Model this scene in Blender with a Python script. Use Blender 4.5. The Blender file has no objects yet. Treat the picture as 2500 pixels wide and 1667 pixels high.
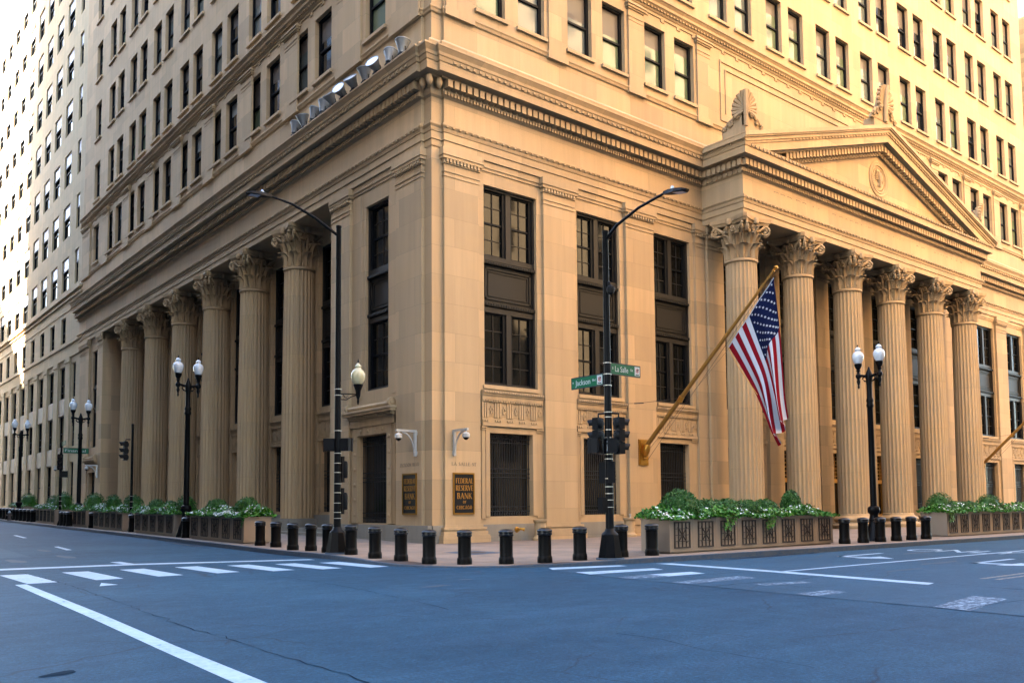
import bpy, bmesh, math, random
from mathutils import Vector, Matrix
random.seed(7)
R_ = math.radians
C = bpy.context.scene.collection
S = bpy.context.scene

# ------------------------------------------------------------------ camera
CX, CY, CZ, FPX = -19.7096, -29.0892, 1.6, 2147.0
PIT, ROL, YAW, SHY = 0.067605, -0.008171, 0.687465, 257.06
cd = bpy.data.cameras.new('camera'); cam = bpy.data.objects.new('camera', cd); C.objects.link(cam)
cd.sensor_fit = 'HORIZONTAL'; cd.sensor_width = 36.0; cd.lens = FPX / 2500 * 36
cd.shift_y = SHY / 2500; cd.clip_start = 0.1; cd.clip_end = 2000
cam.matrix_world = Matrix.Translation((CX, CY, CZ)) @ Matrix.Rotation(-YAW, 4, 'Z') @ Matrix.Rotation(math.pi/2 + PIT, 4, 'X') @ Matrix.Rotation(ROL, 4, 'Z')
S.camera = cam

def proj(x, y, z):
    x -= CX; y -= CY; z -= CZ
    xr = x*math.cos(YAW) - y*math.sin(YAW); fw = x*math.sin(YAW) + y*math.cos(YAW)
    zz = fw*math.cos(PIT) + z*math.sin(PIT); yy = -fw*math.sin(PIT) + z*math.cos(PIT)
    if zz <= .1: return (-9999, -9999)
    a = xr/zz*FPX; b = yy/zz*FPX
    c, s = math.cos(ROL), math.sin(ROL)
    return (1250 + c*a + s*b, 833.5 - (-s*a + c*b - SHY))

# ------------------------------------------------------------------ light
SUN = Vector((-1.0, 0.8, 0.63)).normalized()      # towards the sun
EL = math.asin(SUN.z); AZ = math.atan2(SUN.x, SUN.y)
w = bpy.data.worlds.new('World'); S.world = w; w.use_nodes = True
nt = w.node_tree; bg = nt.nodes['Background']; sk = nt.nodes.new('ShaderNodeTexSky')
sk.sky_type = 'NISHITA'; sk.sun_disc = False; sk.sun_elevation = EL; sk.sun_rotation = AZ
sk.air_density = 1.0; sk.dust_density = 1.0; sk.ozone_density = 1.0
nt.links.new(sk.outputs[0], bg.inputs[0]); bg.inputs[1].default_value = 0.15
ld = bpy.data.lights.new('sun', 'SUN'); ld.energy = 5.0; ld.angle = R_(0.5); ld.color = (1.0, 0.93, 0.82)
sun = bpy.data.objects.new('sun', ld); C.objects.link(sun)
sun.rotation_euler = SUN.to_track_quat('Z', 'Y').to_euler(); sun.location = (-60, 40, 90)
S.view_settings.view_transform = 'Standard'; S.view_settings.look = 'None'
S.view_settings.exposure = 3.7; S.view_settings.gamma = 1.0
try:
    S.cycles.max_bounces = 8; S.cycles.diffuse_bounces = 1; S.cycles.glossy_bounces = 3
except Exception: pass

# ------------------------------------------------------------------ materials
def mat(name, col, rough=.6, metal=0., spec=None, coat=0., emit=None, estr=0.):
    m = bpy.data.materials.new(name); m.use_nodes = True
    b = m.node_tree.nodes['Principled BSDF']
    b.inputs['Base Color'].default_value = (*col, 1); b.inputs['Roughness'].default_value = rough
    b.inputs['Metallic'].default_value = metal
    if spec is not None: b.inputs['Specular IOR Level'].default_value = spec
    if coat: b.inputs['Coat Weight'].default_value = coat
    if emit: b.inputs['Emission Color'].default_value = (*emit, 1); b.inputs['Emission Strength'].default_value = estr
    return m
def N(m, t): return m.node_tree.nodes.new(t)
def Lk(m, a, b): m.node_tree.links.new(a, b)
def math_(m, op, a, b=None, c=None):
    n = N(m, 'ShaderNodeMath'); n.operation = op
    for i, v in enumerate((a, b, c)):
        if v is None: continue
        if isinstance(v, (int, float)): n.inputs[i].default_value = v
        else: Lk(m, v, n.inputs[i])
    return n.outputs[0]
def ramp(m, fac, pts):
    r = N(m, 'ShaderNodeValToRGB'); Lk(m, fac, r.inputs[0])
    e = r.color_ramp.elements
    e[0].position, e[0].color = pts[0][0], (*pts[0][1], 1); e[1].position, e[1].color = pts[-1][0], (*pts[-1][1], 1)
    for p_, c_ in pts[1:-1]:
        x = e.new(p_); x.color = (*c_, 1)
    return r.outputs[0]
def noise(m, vec, scale, det=4, rough=.55):
    n = N(m, 'ShaderNodeTexNoise'); n.inputs['Scale'].default_value = scale
    n.inputs['Detail'].default_value = det; n.inputs['Roughness'].default_value = rough
    if vec is not None: Lk(m, vec, n.inputs['Vector'])
    return n.outputs[0]
def vscale(m, vec, s):
    n = N(m, 'ShaderNodeVectorMath'); n.operation = 'MULTIPLY'; Lk(m, vec, n.inputs[0]); n.inputs[1].default_value = s
    return n.outputs[0]
def mixc(m, fac, a, b, mode='MIX'):
    n = N(m, 'ShaderNodeMix'); n.data_type = 'RGBA'; n.blend_type = mode
    if isinstance(fac, (int, float)): n.inputs[0].default_value = fac
    else: Lk(m, fac, n.inputs[0])
    for s_, v in ((n.inputs[6], a), (n.inputs[7], b)):
        if isinstance(v, tuple): s_.default_value = (*v, 1)
        else: Lk(m, v, s_)
    return n.outputs[2]
def bump(m, h, strength=.3, dist=.01):
    b = N(m, 'ShaderNodeBump'); b.inputs['Strength'].default_value = strength; b.inputs['Distance'].default_value = dist
    Lk(m, h, b.inputs['Height']); Lk(m, b.outputs[0], m.node_tree.nodes['Principled BSDF'].inputs['Normal'])

def stone(name, col, var=.15, blocks=(2.4, 1.2), joints=True, stain=.5, rough=.8, grain=60):
    m = mat(name, col, rough, spec=.25); P = m.node_tree.nodes['Principled BSDF']
    g = N(m, 'ShaderNodeNewGeometry').outputs['Position']
    s = N(m, 'ShaderNodeSeparateXYZ'); Lk(m, g, s.inputs[0])
    u = math_(m, 'ADD', s.outputs[0], s.outputs[1])
    cb = N(m, 'ShaderNodeCombineXYZ'); Lk(m, u, cb.inputs[0]); Lk(m, math_(m, 'SUBTRACT', s.outputs[2], .3), cb.inputs[1])
    base = None
    br = N(m, 'ShaderNodeTexBrick'); Lk(m, cb.outputs[0], br.inputs['Vector'])
    br.inputs['Scale'].default_value = 1.0; br.inputs['Brick Width'].default_value = blocks[0]; br.inputs['Row Height'].default_value = blocks[1]
    br.inputs['Mortar Size'].default_value = .007 if joints else 0.0; br.inputs['Mortar Smooth'].default_value = .3; br.inputs['Bias'].default_value = 0
    br.offset = .5
    a = tuple(c*(1-var) for c in col); b = (min(1, col[0]*(1+var)), min(1, col[1]*(1+var*.8)), col[2]*(1+var*.55))
    br.inputs['Color1'].default_value = (*a, 1); br.inputs['Color2'].default_value = (*b, 1)
    br.inputs['Mortar'].default_value = tuple(c*.66 for c in col) + (1,)
    # weather: vertical streaks and soft blotches
    st = noise(m, vscale(m, g, (2.4, 2.4, .16)), 1.0, 5, .6)
    bl = noise(m, vscale(m, g, (.35, .35, .5)), 1.0, 4, .6)
    c1 = mixc(m, math_(m, 'MULTIPLY', ramp(m, st, [(.38, (1, 1, 1)), (.62, (0, 0, 0))]), stain*.5), br.outputs[0], tuple(c*k for c, k in zip(col, (.62, .60, .60))))
    c2 = mixc(m, math_(m, 'MULTIPLY', ramp(m, bl, [(.45, (0, 0, 0)), (.7, (1, 1, 1))]), stain*.5), c1, (min(1, col[0]*1.10), col[1]*1.0, col[2]*.80))
    fn = noise(m, g, grain, 3)
    c3 = mixc(m, .12, c2, ramp(m, fn, [(.3, (.2, .2, .2)), (.7, (.9, .9, .9))]), 'OVERLAY')
    Lk(m, c3, P.inputs['Base Color'])
    h = math_(m, 'ADD', math_(m, 'MULTIPLY', fn, .35), math_(m, 'MULTIPLY', br.outputs['Fac'], -1.0))
    bump(m, h, .45, .012)
    return m
STC = (.65, .425, .228)
M = {}
M['stone'] = stone('limestone', STC)
M['carved'] = stone('carved limestone', tuple(c*.97 for c in STC), var=.05, joints=False, stain=1.0)
M['column'] = stone('column limestone', tuple(c*1.0 for c in STC), var=.05, blocks=(50, 3.1), stain=.8)
M['incised'] = mat('shade toned lettering', (.27, .19, .115), .9)  # letters stand proud; darker tone paints the shade of a carved cut
M['granite'] = stone('granite plinth', (.36, .31, .245), var=.08, blocks=(2.8, 1.4), stain=.8, grain=90)
M['stone2'] = stone('annex limestone', (.66, .475, .265), var=.08, blocks=(1.6, .9))
M['brown'] = stone('tan brick', (.42, .27, .13), var=.25, blocks=(1.2, .5))
M['bronze'] = mat('dark bronze', (.035, .028, .022), .5, .2, spec=.3)
M['bars'] = mat('wrought iron bars', (.022, .023, .025), .5, .2)
M['bronze2'] = mat('bronze panel', (.026, .021, .016), .55, .2, spec=.3)
M['brass'] = mat('brass', (.52, .27, .05), .32, .9)
M['gold'] = mat('gilt bronze', (.62, .30, .06), .45, .6)
M['goldpole'] = mat('ochre painted pole', (.36, .17, .03), .45, .2)
M['black'] = mat('black paint', (.003, .003, .0035), .42, spec=.12)
M['bollard'] = mat('bollard enamel', (.0045, .0038, .0032), .5, spec=.10)
M['blackm'] = mat('matt black', (.004, .004, .0045), .6, spec=.2)
M['sash'] = mat('black sash paint', (.004, .0045, .006), .55, spec=.2)
M['silver'] = mat('galvanised steel', (.42, .46, .50), .38, .75)
M['lampsilver'] = mat('weathered aluminium', (.30, .30, .29), .5, .35)
M['gloss'] = mat('glossy black cap', (.005, .005, .006), .3, spec=.5)
M['band'] = mat('steel band', (.6, .55, .48), .3, .9)
M['white'] = mat('white enamel', (.62, .56, .48), .45)
M['taupe'] = mat('taupe planter', (.33, .235, .155), .6)
M['gr'] = mat('rusty brown grille', (.035, .022, .015), .6)
M['soil'] = mat('soil', (.02, .014, .01), .9)
M['green'] = mat('street sign green', (.0, .115, .045), .45)
M['signwhite'] = mat('sign white', (.55, .57, .55), .5)
M['signred'] = mat('sign red', (.45, .05, .04), .5)
M['signdark'] = mat('sign charcoal', (.03, .03, .04), .5)
M['glasslamp'] = mat('frosted lamp glass', (.72, .74, .76), .18, coat=.5)
M['glasscream'] = mat('yellowed lamp glass', (.62, .53, .30), .25, coat=.5)
M['red'] = mat('flag red', (.24, .005, .012), .8, spec=.1)
M['wht'] = mat('flag white', (.56, .56, .60), .8)
M['blue'] = mat('flag blue', (.006, .010, .045), .8, spec=.1)
M['iron'] = mat('rusty iron', (.07, .045, .035), .7)
M['lens'] = mat('signal lens', (.03, .012, .01), .3)
M['walkwhite'] = mat('pedestrian signal lens', (.75, .8, .85), .4)
def gz(x, y):
    return .15 - .12*math.exp(-((x+6.2)**2 + (y+10.3)**2)/18) + .0132*max(0, y)
def rz(x, y): return .0132*max(0, y)

def glass(name, tint=(.012, .014, .016), rough=.03, wav=.6):
    m = mat(name, tint, rough, spec=.9); g = N(m, 'ShaderNodeNewGeometry').outputs['Position']
    bump(m, noise(m, vscale(m, g, (.5, .5, .35)), 1.3, 2), .15, .05*wav)
    return m
M['glass'] = glass('window glass')
M['glassdark'] = glass('recessed window glass', (.008, .008, .009), .06)
M['glasspale'] = glass('glass over pale curtains', (.17, .18, .15), .08); M['glassgreen'] = glass('glass with green curtain and reflection tint', (.17, .20, .11), .06)  # green pane carries curtain tone plus a painted yellow-green reflection
M['glasslow'] = glass('dim lower glass', (.007, .007, .006), .05); M['glasslow'].node_tree.nodes['Principled BSDF'].inputs['Specular IOR Level'].default_value = .3
M['blind'] = mat('drawn blind', (.15, .115, .085), .6, coat=.25)
M['blindlight'] = mat('pale blind', (.34, .33, .28), .6, coat=.35)
M['lilac'] = mat('white roller shade', (.55, .52, .52), .6, coat=.2)
M['room'] = mat('lamplit room', (.10, .07, .03), .8, emit=(1, .55, .2), estr=.10)

def asphalt():
    m = mat('asphalt', (.05, .06, .08), .72, spec=.15); P = m.node_tree.nodes['Principled BSDF']
    g = N(m, 'ShaderNodeNewGeometry').outputs['Position']
    big = noise(m, g, .22, 6, .65); mid = noise(m, vscale(m, g, (1, 1, 1)), 3.0, 8, .78); fn = noise(m, g, 22, 7, .9)
    st = noise(m, vscale(m, g, (.12, 1.4, 1)), 1.0, 4, .6)
    base = ramp(m, big, [(.35, (.007, .034, .070)), (.5, (.013, .052, .100)), (.65, (.026, .082, .142))])
    c1 = mixc(m, .55, base, ramp(m, mid, [(.32, (.005, .030, .064)), (.68, (.026, .084, .145))]))
    c1 = mixc(m, math_(m, 'MULTIPLY', ramp(m, st, [(.5, (0, 0, 0)), (.75, (1, 1, 1))]), .25), c1, (.045, .10, .18))
    c2 = mixc(m, .9, c1, ramp(m, fn, [(.36, (.14, .14, .14)), (.5, (.48, .48, .48)), (.64, (.92, .92, .92))]), 'OVERLAY')
    # long cracks and tar seams
    def crack(scale, dist, thr, dark):
        nonlocal c2
        v = N(m, 'ShaderNodeTexVoronoi'); v.feature = 'DISTANCE_TO_EDGE'; v.inputs['Scale'].default_value = scale
        wv = N(m, 'ShaderNodeVectorMath'); wv.operation = 'ADD'; Lk(m, g, wv.inputs[0])
        nn = N(m, 'ShaderNodeTexNoise'); nn.inputs['Scale'].default_value = 2.2; nn.inputs['Detail'].default_value = 5; Lk(m, g, nn.inputs['Vector'])
        Lk(m, vscale(m, nn.outputs[1], (dist, dist, 0)), wv.inputs[1]); Lk(m, wv.outputs[0], v.inputs['Vector'])
        k = ramp(m, v.outputs[0], [(0, (1, 1, 1)), (thr, (0, 0, 0))])
        msk = ramp(m, noise(m, g, .35, 2), [(.5, (0, 0, 0)), (.58, (1, 1, 1))])
        c2 = mixc(m, math_(m, 'MULTIPLY', math_(m, 'MULTIPLY', k, msk), dark), c2, (.012, .02, .035))
    crack(.30, .35, .006, .8)
    Lk(m, c2, P.inputs['Base Color'])
    Lk(m, math_(m, 'ADD', .55, math_(m, 'MULTIPLY', fn, .35)), P.inputs['Roughness'])
    bump(m, math_(m, 'ADD', fn, math_(m, 'MULTIPLY', mid, .4)), .5, .012)
    return m
M['asphalt'] = asphalt()
def paint():
    m = mat('road paint', (.55, .62, .68), .65); P = m.node_tree.nodes['Principled BSDF']
    g = N(m, 'ShaderNodeNewGeometry').outputs['Position']
    n1 = noise(m, g, 9, 6, .75); n2 = noise(m, g, 1.1, 3)
    k = ramp(m, math_(m, 'ADD', math_(m, 'MULTIPLY', n1, .7), math_(m, 'MULTIPLY', n2, .3)), [(.36, (.03, .08, .14)), (.41, (.26, .38, .50)), (.6, (.38, .51, .64))])
    Lk(m, k, P.inputs['Base Color']); bump(m, noise(m, g, 60), .3, .006)
    return m
M['paint'] = paint()
def worn(name, col, lo, hi):
    m = mat(name, col, .7); P = m.node_tree.nodes['Principled BSDF']
    g = N(m, 'ShaderNodeNewGeometry').outputs['Position']
    n1 = noise(m, g, 7, 7, .8)
    Lk(m, ramp(m, n1, [(lo, (.014, .054, .108)), (hi, col)]), P.inputs['Base Color'])
    return m
M['paintworn'] = worn('worn road paint', (.26, .38, .50), .49, .60)
M['yellow'] = worn('worn yellow paint', (.36, .30, .20), .4, .7)
def sidewalk():
    m = mat('sidewalk concrete', (.4, .3, .24), .75, spec=.3); P = m.node_tree.nodes['Principled BSDF']
    g = N(m, 'ShaderNodeNewGeometry').outputs['Position']
    br = N(m, 'ShaderNodeTexBrick'); Lk(m, g, br.inputs['Vector']); br.offset = 0
    br.inputs['Scale'].default_value = 1; br.inputs['Brick Width'].default_value = 1.55; br.inputs['Row Height'].default_value = 1.55
    br.inputs['Mortar Size'].default_value = .012
    br.inputs['Color1'].default_value = (.27, .19, .135, 1); br.inputs['Color2'].default_value = (.32, .225, .165, 1); br.inputs['Mortar'].default_value = (.13, .09, .07, 1)
    n1 = noise(m, g, .7, 5, .6); n2 = noise(m, g, 25, 3)
    c = mixc(m, math_(m, 'MULTIPLY', ramp(m, n1, [(.42, (0, 0, 0)), (.65, (1, 1, 1))]), .6), br.outputs[0], (.17, .13, .105))
    c = mixc(m, .25, c, ramp(m, n2, [(.3, (.3, .3, .3)), (.7, (.75, .75, .75))]), 'OVERLAY')
    Lk(m, c, P.inputs['Base Color']); bump(m, n2, .3, .006)
    return m
M['sidewalk'] = sidewalk()
M['curb'] = worn('curb granite', (.075, .085, .10), .30, .62)
M['wetcurb'] = worn('damp curb face', (.02, .03, .045), .2, .9)
def leafmat(name, a, b):
    m = mat(name, a, .5, spec=.4); P = m.node_tree.nodes['Principled BSDF']
    g = N(m, 'ShaderNodeNewGeometry')
    c = ramp(m, noise(m, g.outputs['Position'], 9, 3), [(.3, a), (.7, b)])
    Lk(m, c, P.inputs['Base Color'])
    return m
M['leaf'] = leafmat('bedding leaves', (.010, .075, .003), (.085, .28, .013))
M['box'] = leafmat('boxwood leaves', (.018, .075, .008), (.05, .16, .016))
M['flower'] = mat('white petals', (.8, .82, .78), .6)
M['dead'] = mat('brown flower head', (.35, .14, .07), .7)

# ------------------------------------------------------------------ mesh builder
ID = lambda a, b, c: (a, b, c)
def FR(u, d, z): return (u, -d, z)       # LaSalle face: u along +x, d outward
def FL(u, d, z): return (-d, u, z)       # Jackson face: u along +y, d outward
class MB:
    def __init__(s, T=ID): s.v = []; s.f = []; s.mi = []; s.T = T; s.sm = []
    def add(s, vs, fs, mi=0, smooth=False):
        o = len(s.v); s.v += [s.T(*p) for p in vs]
        s.f += [tuple(i+o for i in f) for f in fs]; s.mi += [mi]*len(fs); s.sm += [smooth]*len(fs)
        return s
    def box(s, a0, a1, b0, b1, c0, c1, mi=0):
        return s.add([(a0,b0,c0),(a1,b0,c0),(a1,b1,c0),(a0,b1,c0),(a0,b0,c1),(a1,b0,c1),(a1,b1,c1),(a0,b1,c1)],
              [(0,3,2,1),(4,5,6,7),(0,1,5,4),(1,2,6,5),(2,3,7,6),(3,0,4,7)], mi)
    def frus(s, cx, cy, z0, z1, r0, r1, n=4, rot=0, mi=0):
        v = [(cx+r*math.cos(rot+2*math.pi*i/n), cy+r*math.sin(rot+2*math.pi*i/n), z) for z, r in ((z0, r0), (z1, r1)) for i in range(n)]
        return s.add(v, [(i, (i+1) % n, n+(i+1) % n, n+i) for i in range(n)] + [tuple(range(n))[::-1], tuple(range(n, 2*n))], mi)
    def lathe(s, prof, cx=0, cy=0, n=24, mi=0, cap=True, M4=None, rf=None):
        v = []; f = []
        for r, z in prof:
            for i in range(n):
                a = 2*math.pi*i/n; q = r*(rf(a, z) if rf else 1)
                p = Vector((q*math.cos(a), q*math.sin(a), z))
                if M4: p = M4 @ p
                v.append((p.x+cx, p.y+cy, p.z))
        for k in range(len(prof)-1):
            for i in range(n):
                f.append((k*n+i, k*n+(i+1) % n, (k+1)*n+(i+1) % n, (k+1)*n+i))
        if cap: f.append(tuple(range(n))[::-1]); f.append(tuple(range((len(prof)-1)*n, len(prof)*n)))
        return s.add(v, f, mi, True)
    def tube(s, pts, r, n=8, mi=0, cap=True):
        pts = [Vector(p) for p in pts]; v = []; f = []
        rr = r if isinstance(r, (list, tuple)) else [r]*len(pts)
        for k, p in enumerate(pts):
            t = (pts[min(k+1, len(pts)-1)] - pts[max(k-1, 0)]).normalized()
            up = Vector((0, 0, 1)) if abs(t.z) < .95 else Vector((1, 0, 0))
            a = t.cross(up).normalized(); b = t.cross(a).normalized()
            for i in range(n):
                an = 2*math.pi*i/n; q = p + (a*math.cos(an) + b*math.sin(an))*rr[k]
                v.append(tuple(q))
        for k in range(len(pts)-1):
            for i in range(n): f.append((k*n+i, k*n+(i+1) % n, (k+1)*n+(i+1) % n, (k+1)*n+i))
        if cap: f.append(tuple(range(n))[::-1]); f.append(tuple(range((len(pts)-1)*n, len(pts)*n)))
        return s.add(v, f, mi, True)
    def build(s, name, mats, parent=None, sharp=35, loc=None):
        me = bpy.data.meshes.new(name); me.from_pydata(s.v, [], s.f)
        for m in (mats if isinstance(mats, (list, tuple)) else [mats]): me.materials.append(m)
        for i, p in enumerate(me.polygons): p.material_index = s.mi[i]; p.use_smooth = s.sm[i]
        bm = bmesh.new(); bm.from_mesh(me); bmesh.ops.recalc_face_normals(bm, faces=bm.faces); bm.to_mesh(me); bm.free()
        if any(s.sm): me.set_sharp_from_angle(angle=R_(sharp))
        me.update()
        o = bpy.data.objects.new(name, me); C.objects.link(o)
        if parent: o.parent = parent
        if loc: o.location = loc
        return o
def tag(o, label=None, cat=None, group=None, kind=None):
    if label: o['label'] = label
    if cat: o['category'] = cat
    if group: o['group'] = group
    if kind: o['kind'] = kind
    return o
def thing(name, label, cat, loc=(0, 0, 0), rz_=0, group=None):
    o = bpy.data.objects.new(name, None); C.objects.link(o); o.location = loc; o.rotation_euler = (0, 0, rz_)
    return tag(o, label, cat, group)
def kids(o): return [c for c in bpy.data.objects if c.parent == o]
def dup(o, loc=None, rz_=None, label=None, parent=None):
    c = o.copy(); C.objects.link(c)
    if parent: c.parent = parent
    if loc: c.location = loc
    if rz_ is not None: c.rotation_euler = (0, 0, rz_)
    if label: c['label'] = label
    for k in kids(o): dup(k, parent=c)
    return c

# serif letters: strokes (x0,y0,x1,y1,thick) in a 1-high cell; returns width
GL = {
 'A': (.78, [(.08,0,.39,1,.05),(.39,1,.70,0,.12),(.2,.35,.58,.35,.05)], [.08,.70]),
 'B': (.62, [(.13,0,.13,1,.12),(.13,.97,.4,.97,.05),(.4,.97,.5,.76,.1),(.5,.76,.36,.52,.07),(.13,.52,.4,.52,.05),(.4,.52,.55,.27,.11),(.55,.27,.4,.03,.08),(.13,.03,.4,.03,.05)], []),
 'C': (.74, [(.66,.82,.42,.97,.06),(.42,.97,.18,.8,.09),(.18,.8,.1,.5,.12),(.1,.5,.18,.2,.12),(.18,.2,.42,.03,.09),(.42,.03,.66,.16,.06)], []),
 'D': (.74, [(.13,0,.13,1,.12),(.13,.97,.4,.97,.05),(.4,.97,.6,.78,.09),(.6,.78,.66,.5,.12),(.66,.5,.6,.22,.12),(.6,.22,.4,.03,.09),(.13,.03,.4,.03,.05)], []),
 'E': (.58, [(.13,0,.13,1,.12),(.13,.97,.5,.97,.05),(.13,.52,.42,.52,.05),(.13,.03,.54,.03,.05),(.5,.85,.5,1,.04),(.54,0,.54,.17,.04)], []),
 'F': (.55, [(.13,0,.13,1,.12),(.13,.97,.5,.97,.05),(.13,.52,.4,.52,.05),(.5,.85,.5,1,.04)], [.13]),
 'G': (.78, [(.66,.82,.42,.97,.06),(.42,.97,.18,.8,.09),(.18,.8,.1,.5,.12),(.1,.5,.18,.2,.12),(.18,.2,.42,.03,.09),(.42,.03,.66,.12,.06),(.66,.05,.66,.42,.1),(.5,.42,.74,.42,.05)], []),
 'H': (.80, [(.14,0,.14,1,.12),(.66,0,.66,1,.12),(.14,.5,.66,.5,.05)], [.14,.66]),
 'I': (.32, [(.16,0,.16,1,.12)], [.16]),
 'J': (.40, [(.24,.15,.24,1,.12),(.24,.15,.08,-.02,.07)], []),
 'K': (.74, [(.13,0,.13,1,.12),(.16,.42,.6,1,.05),(.3,.6,.66,0,.12)], [.13,.66]),
 'L': (.56, [(.13,0,.13,1,.12),(.13,.03,.52,.03,.05),(.52,0,.52,.17,.04)], []),
 'N': (.80, [(.12,0,.12,1,.05),(.12,1,.68,0,.12),(.68,0,.68,1,.05)], [.12]),
 'O': (.80, [(.4,.97,.16,.8,.09),(.16,.8,.1,.5,.12),(.1,.5,.16,.2,.12),(.16,.2,.4,.03,.09),(.4,.03,.64,.2,.09),(.64,.2,.7,.5,.12),(.7,.5,.64,.8,.12),(.64,.8,.4,.97,.09)], []),
 'R': (.68, [(.13,0,.13,1,.12),(.13,.97,.38,.97,.05),(.38,.97,.52,.75,.11),(.52,.75,.38,.5,.08),(.13,.5,.38,.5,.05),(.32,.5,.6,0,.12)], [.13,.6]),
 'S': (.54, [(.46,.84,.28,.97,.06),(.28,.97,.12,.78,.09),(.12,.78,.24,.56,.11),(.24,.56,.42,.42,.12),(.42,.42,.46,.2,.11),(.46,.2,.28,.03,.08),(.28,.03,.08,.17,.06)], []),
 'T': (.64, [(.32,0,.32,1,.12),(.06,.97,.58,.97,.05),(.06,.83,.06,1,.04),(.58,.83,.58,1,.04)], [.32]),
 'V': (.76, [(.08,1,.38,0,.12),(.38,0,.68,1,.05)], []),
 ' ': (.42, [], [])}
def letters(mb, txt, u0, z0, h, d0, d1, width=None, gap=.06):
    tot = sum(GL[c][0]+gap for c in txt)-gap; sx = (width/tot) if width else h
    x = 0
    for c in txt:
        wd, st, se = GL[c]
        ss = list(st) + [(p-.12, .02, p+.12, .02, .045) for p in se]
        for (x0, y0, x1, y1, t) in ss:
            a = Vector(((x0+x)*sx, y0*h)); b = Vector(((x1+x)*sx, y1*h)); dv = b-a
            if dv.length < 1e-6: continue
            n = Vector((-dv.y, dv.x)).normalized()*(t*h*.5*1.25); e = dv.normalized()*(t*h*.12); a = a-e; b = b+e
            q = [a+n, b+n, b-n, a-n]
            vs = [(u0+p.x, d1, z0+p.y) for p in q] + [(u0+p.x, d0, z0+p.y) for p in q]
            mb.add(vs, [(0,1,2,3),(0,4,5,1),(1,5,6,2),(2,6,7,3),(3,7,4,0)])
        x += wd+gap
    return mb
def fonttext(txt, size, ext=.004):
    cu = bpy.data.curves.new('t', 'FONT'); cu.body = txt; cu.size = size; cu.extrude = ext; cu.resolution_u = 3
    o = bpy.data.objects.new('t', cu); C.objects.link(o)
    dg = bpy.context.evaluated_depsgraph_get(); me = bpy.data.meshes.new_from_object(o.evaluated_get(dg))
    vs = [tuple(v.co) for v in me.vertices]; fs = [tuple(p.vertices) for p in me.polygons]
    bpy.data.objects.remove(o); return vs, fs

# ------------------------------------------------------------------ ground, roads, kerbs
def gridmesh(name, xs, ys, zf, m, dz=0.):
    v = [(x, y, zf(x, y)+dz) for y in ys for x in xs]; nx = len(xs)
    f = [(j*nx+i, j*nx+i+1, (j+1)*nx+i+1, (j+1)*nx+i) for j in range(len(ys)-1) for i in range(nx-1)]
    mb = MB(); mb.add(v, f, 0, True); return mb.build(name, m)
road = gridmesh('road', [-600, -60, -30, -20, -10, 0, 10, 30, 60, 600], [-600, -60, -30, 0, .01, 20, 60, 160, 300, 600], rz, M['asphalt'])
tag(road, kind='structure')
KERB = [(-6.0, 150), (-6.1, 60), (-6.25, 40), (-6.35, 25), (-6.45, 9), (-6.5, 2.7), (-6.55, -1.5), (-6.6, -4.2), (-6.75, -5.9), (-6.92, -7.3), (-6.9, -8.4), (-6.6, -9.3), (-6.0, -10.15), (-5.1, -11.05),
        (-4.1, -11.65), (-3.0, -12.0), (-1.5, -12.3), (0, -12.5), (2.3, -12.7), (6.3, -12.9), (14, -13.1), (22, -13.25), (70, -13.6), (160, -14)]
def sub(path, step=1.2):
    out = []
    for a, b in zip(path, path[1:]):
        n = max(1, int(math.dist(a, b)/step)) if math.dist(a, b) < 30 else 8
        out += [(a[0]+(b[0]-a[0])*i/n, a[1]+(b[1]-a[1])*i/n) for i in range(n)]
    return out+[path[-1]]
KP = sub(KERB)
def inset(path, d):
    out = []
    for i, p in enumerate(path):
        a = path[max(0, i-1)]; b = path[min(len(path)-1, i+1)]
        t = Vector((b[0]-a[0], b[1]-a[1])).normalized(); n = Vector((-t.y, t.x))
        out.append((p[0]+n.x*d, p[1]+n.y*d))
    return out
ki = inset(KP, .17)
mb = MB(); n = len(KP)
mb.add([(x, y, rz(x, y)-.1) for x, y in KP] + [(x, y, gz(x, y)+.004) for x, y in KP] + [(x, y, gz(x, y)+.004) for x, y in ki],
       [(i, i+1, n+i+1, n+i) for i in range(n-1)] + [(n+i, n+i+1, 2*n+i+1, 2*n+i) for i in range(n-1)])
tag(mb.build('kerb', M['curb']), kind='structure')
# pavement: strips from the kerb line in to the building line
def target(p):
    x, y = p
    if y > 3: return (1.0, y)
    if x > 3: return (x, 1.0)
    a = max(0., min(1., (math.atan2(-(y-3), 3-x)-.0)/(math.pi/2)))   # fan round the corner
    return (1.5, 1.5)
mb = MB(); K = 10; v = []
for (a, b) in ki:
    t = target((a, b))
    for k in range(K+1):
        s_ = k/K; x = a+(t[0]-a)*s_; y = b+(t[1]-b)*s_; v.append((x, y, gz(x, y)))
f = [(i*(K+1)+k, (i+1)*(K+1)+k, (i+1)*(K+1)+k+1, i*(K+1)+k+1) for i in range(len(ki)-1) for k in range(K)]
mb.add(v, f, 0, True); tag(mb.build('pavement', M['sidewalk']), kind='structure')
# opposite pavements (outside the frame, they close the street)
mb = MB()
for x0, x1, y0, y1 in ((-90, -22.0, -11, 160), (-90, -22.0, -120, -33), (-9, 160, -60, -31)):
    mb.box(x0, x1, y0, y1, -.2, .15)
tag(mb.build('pavement_opposite', M['sidewalk']), kind='structure')

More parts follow.
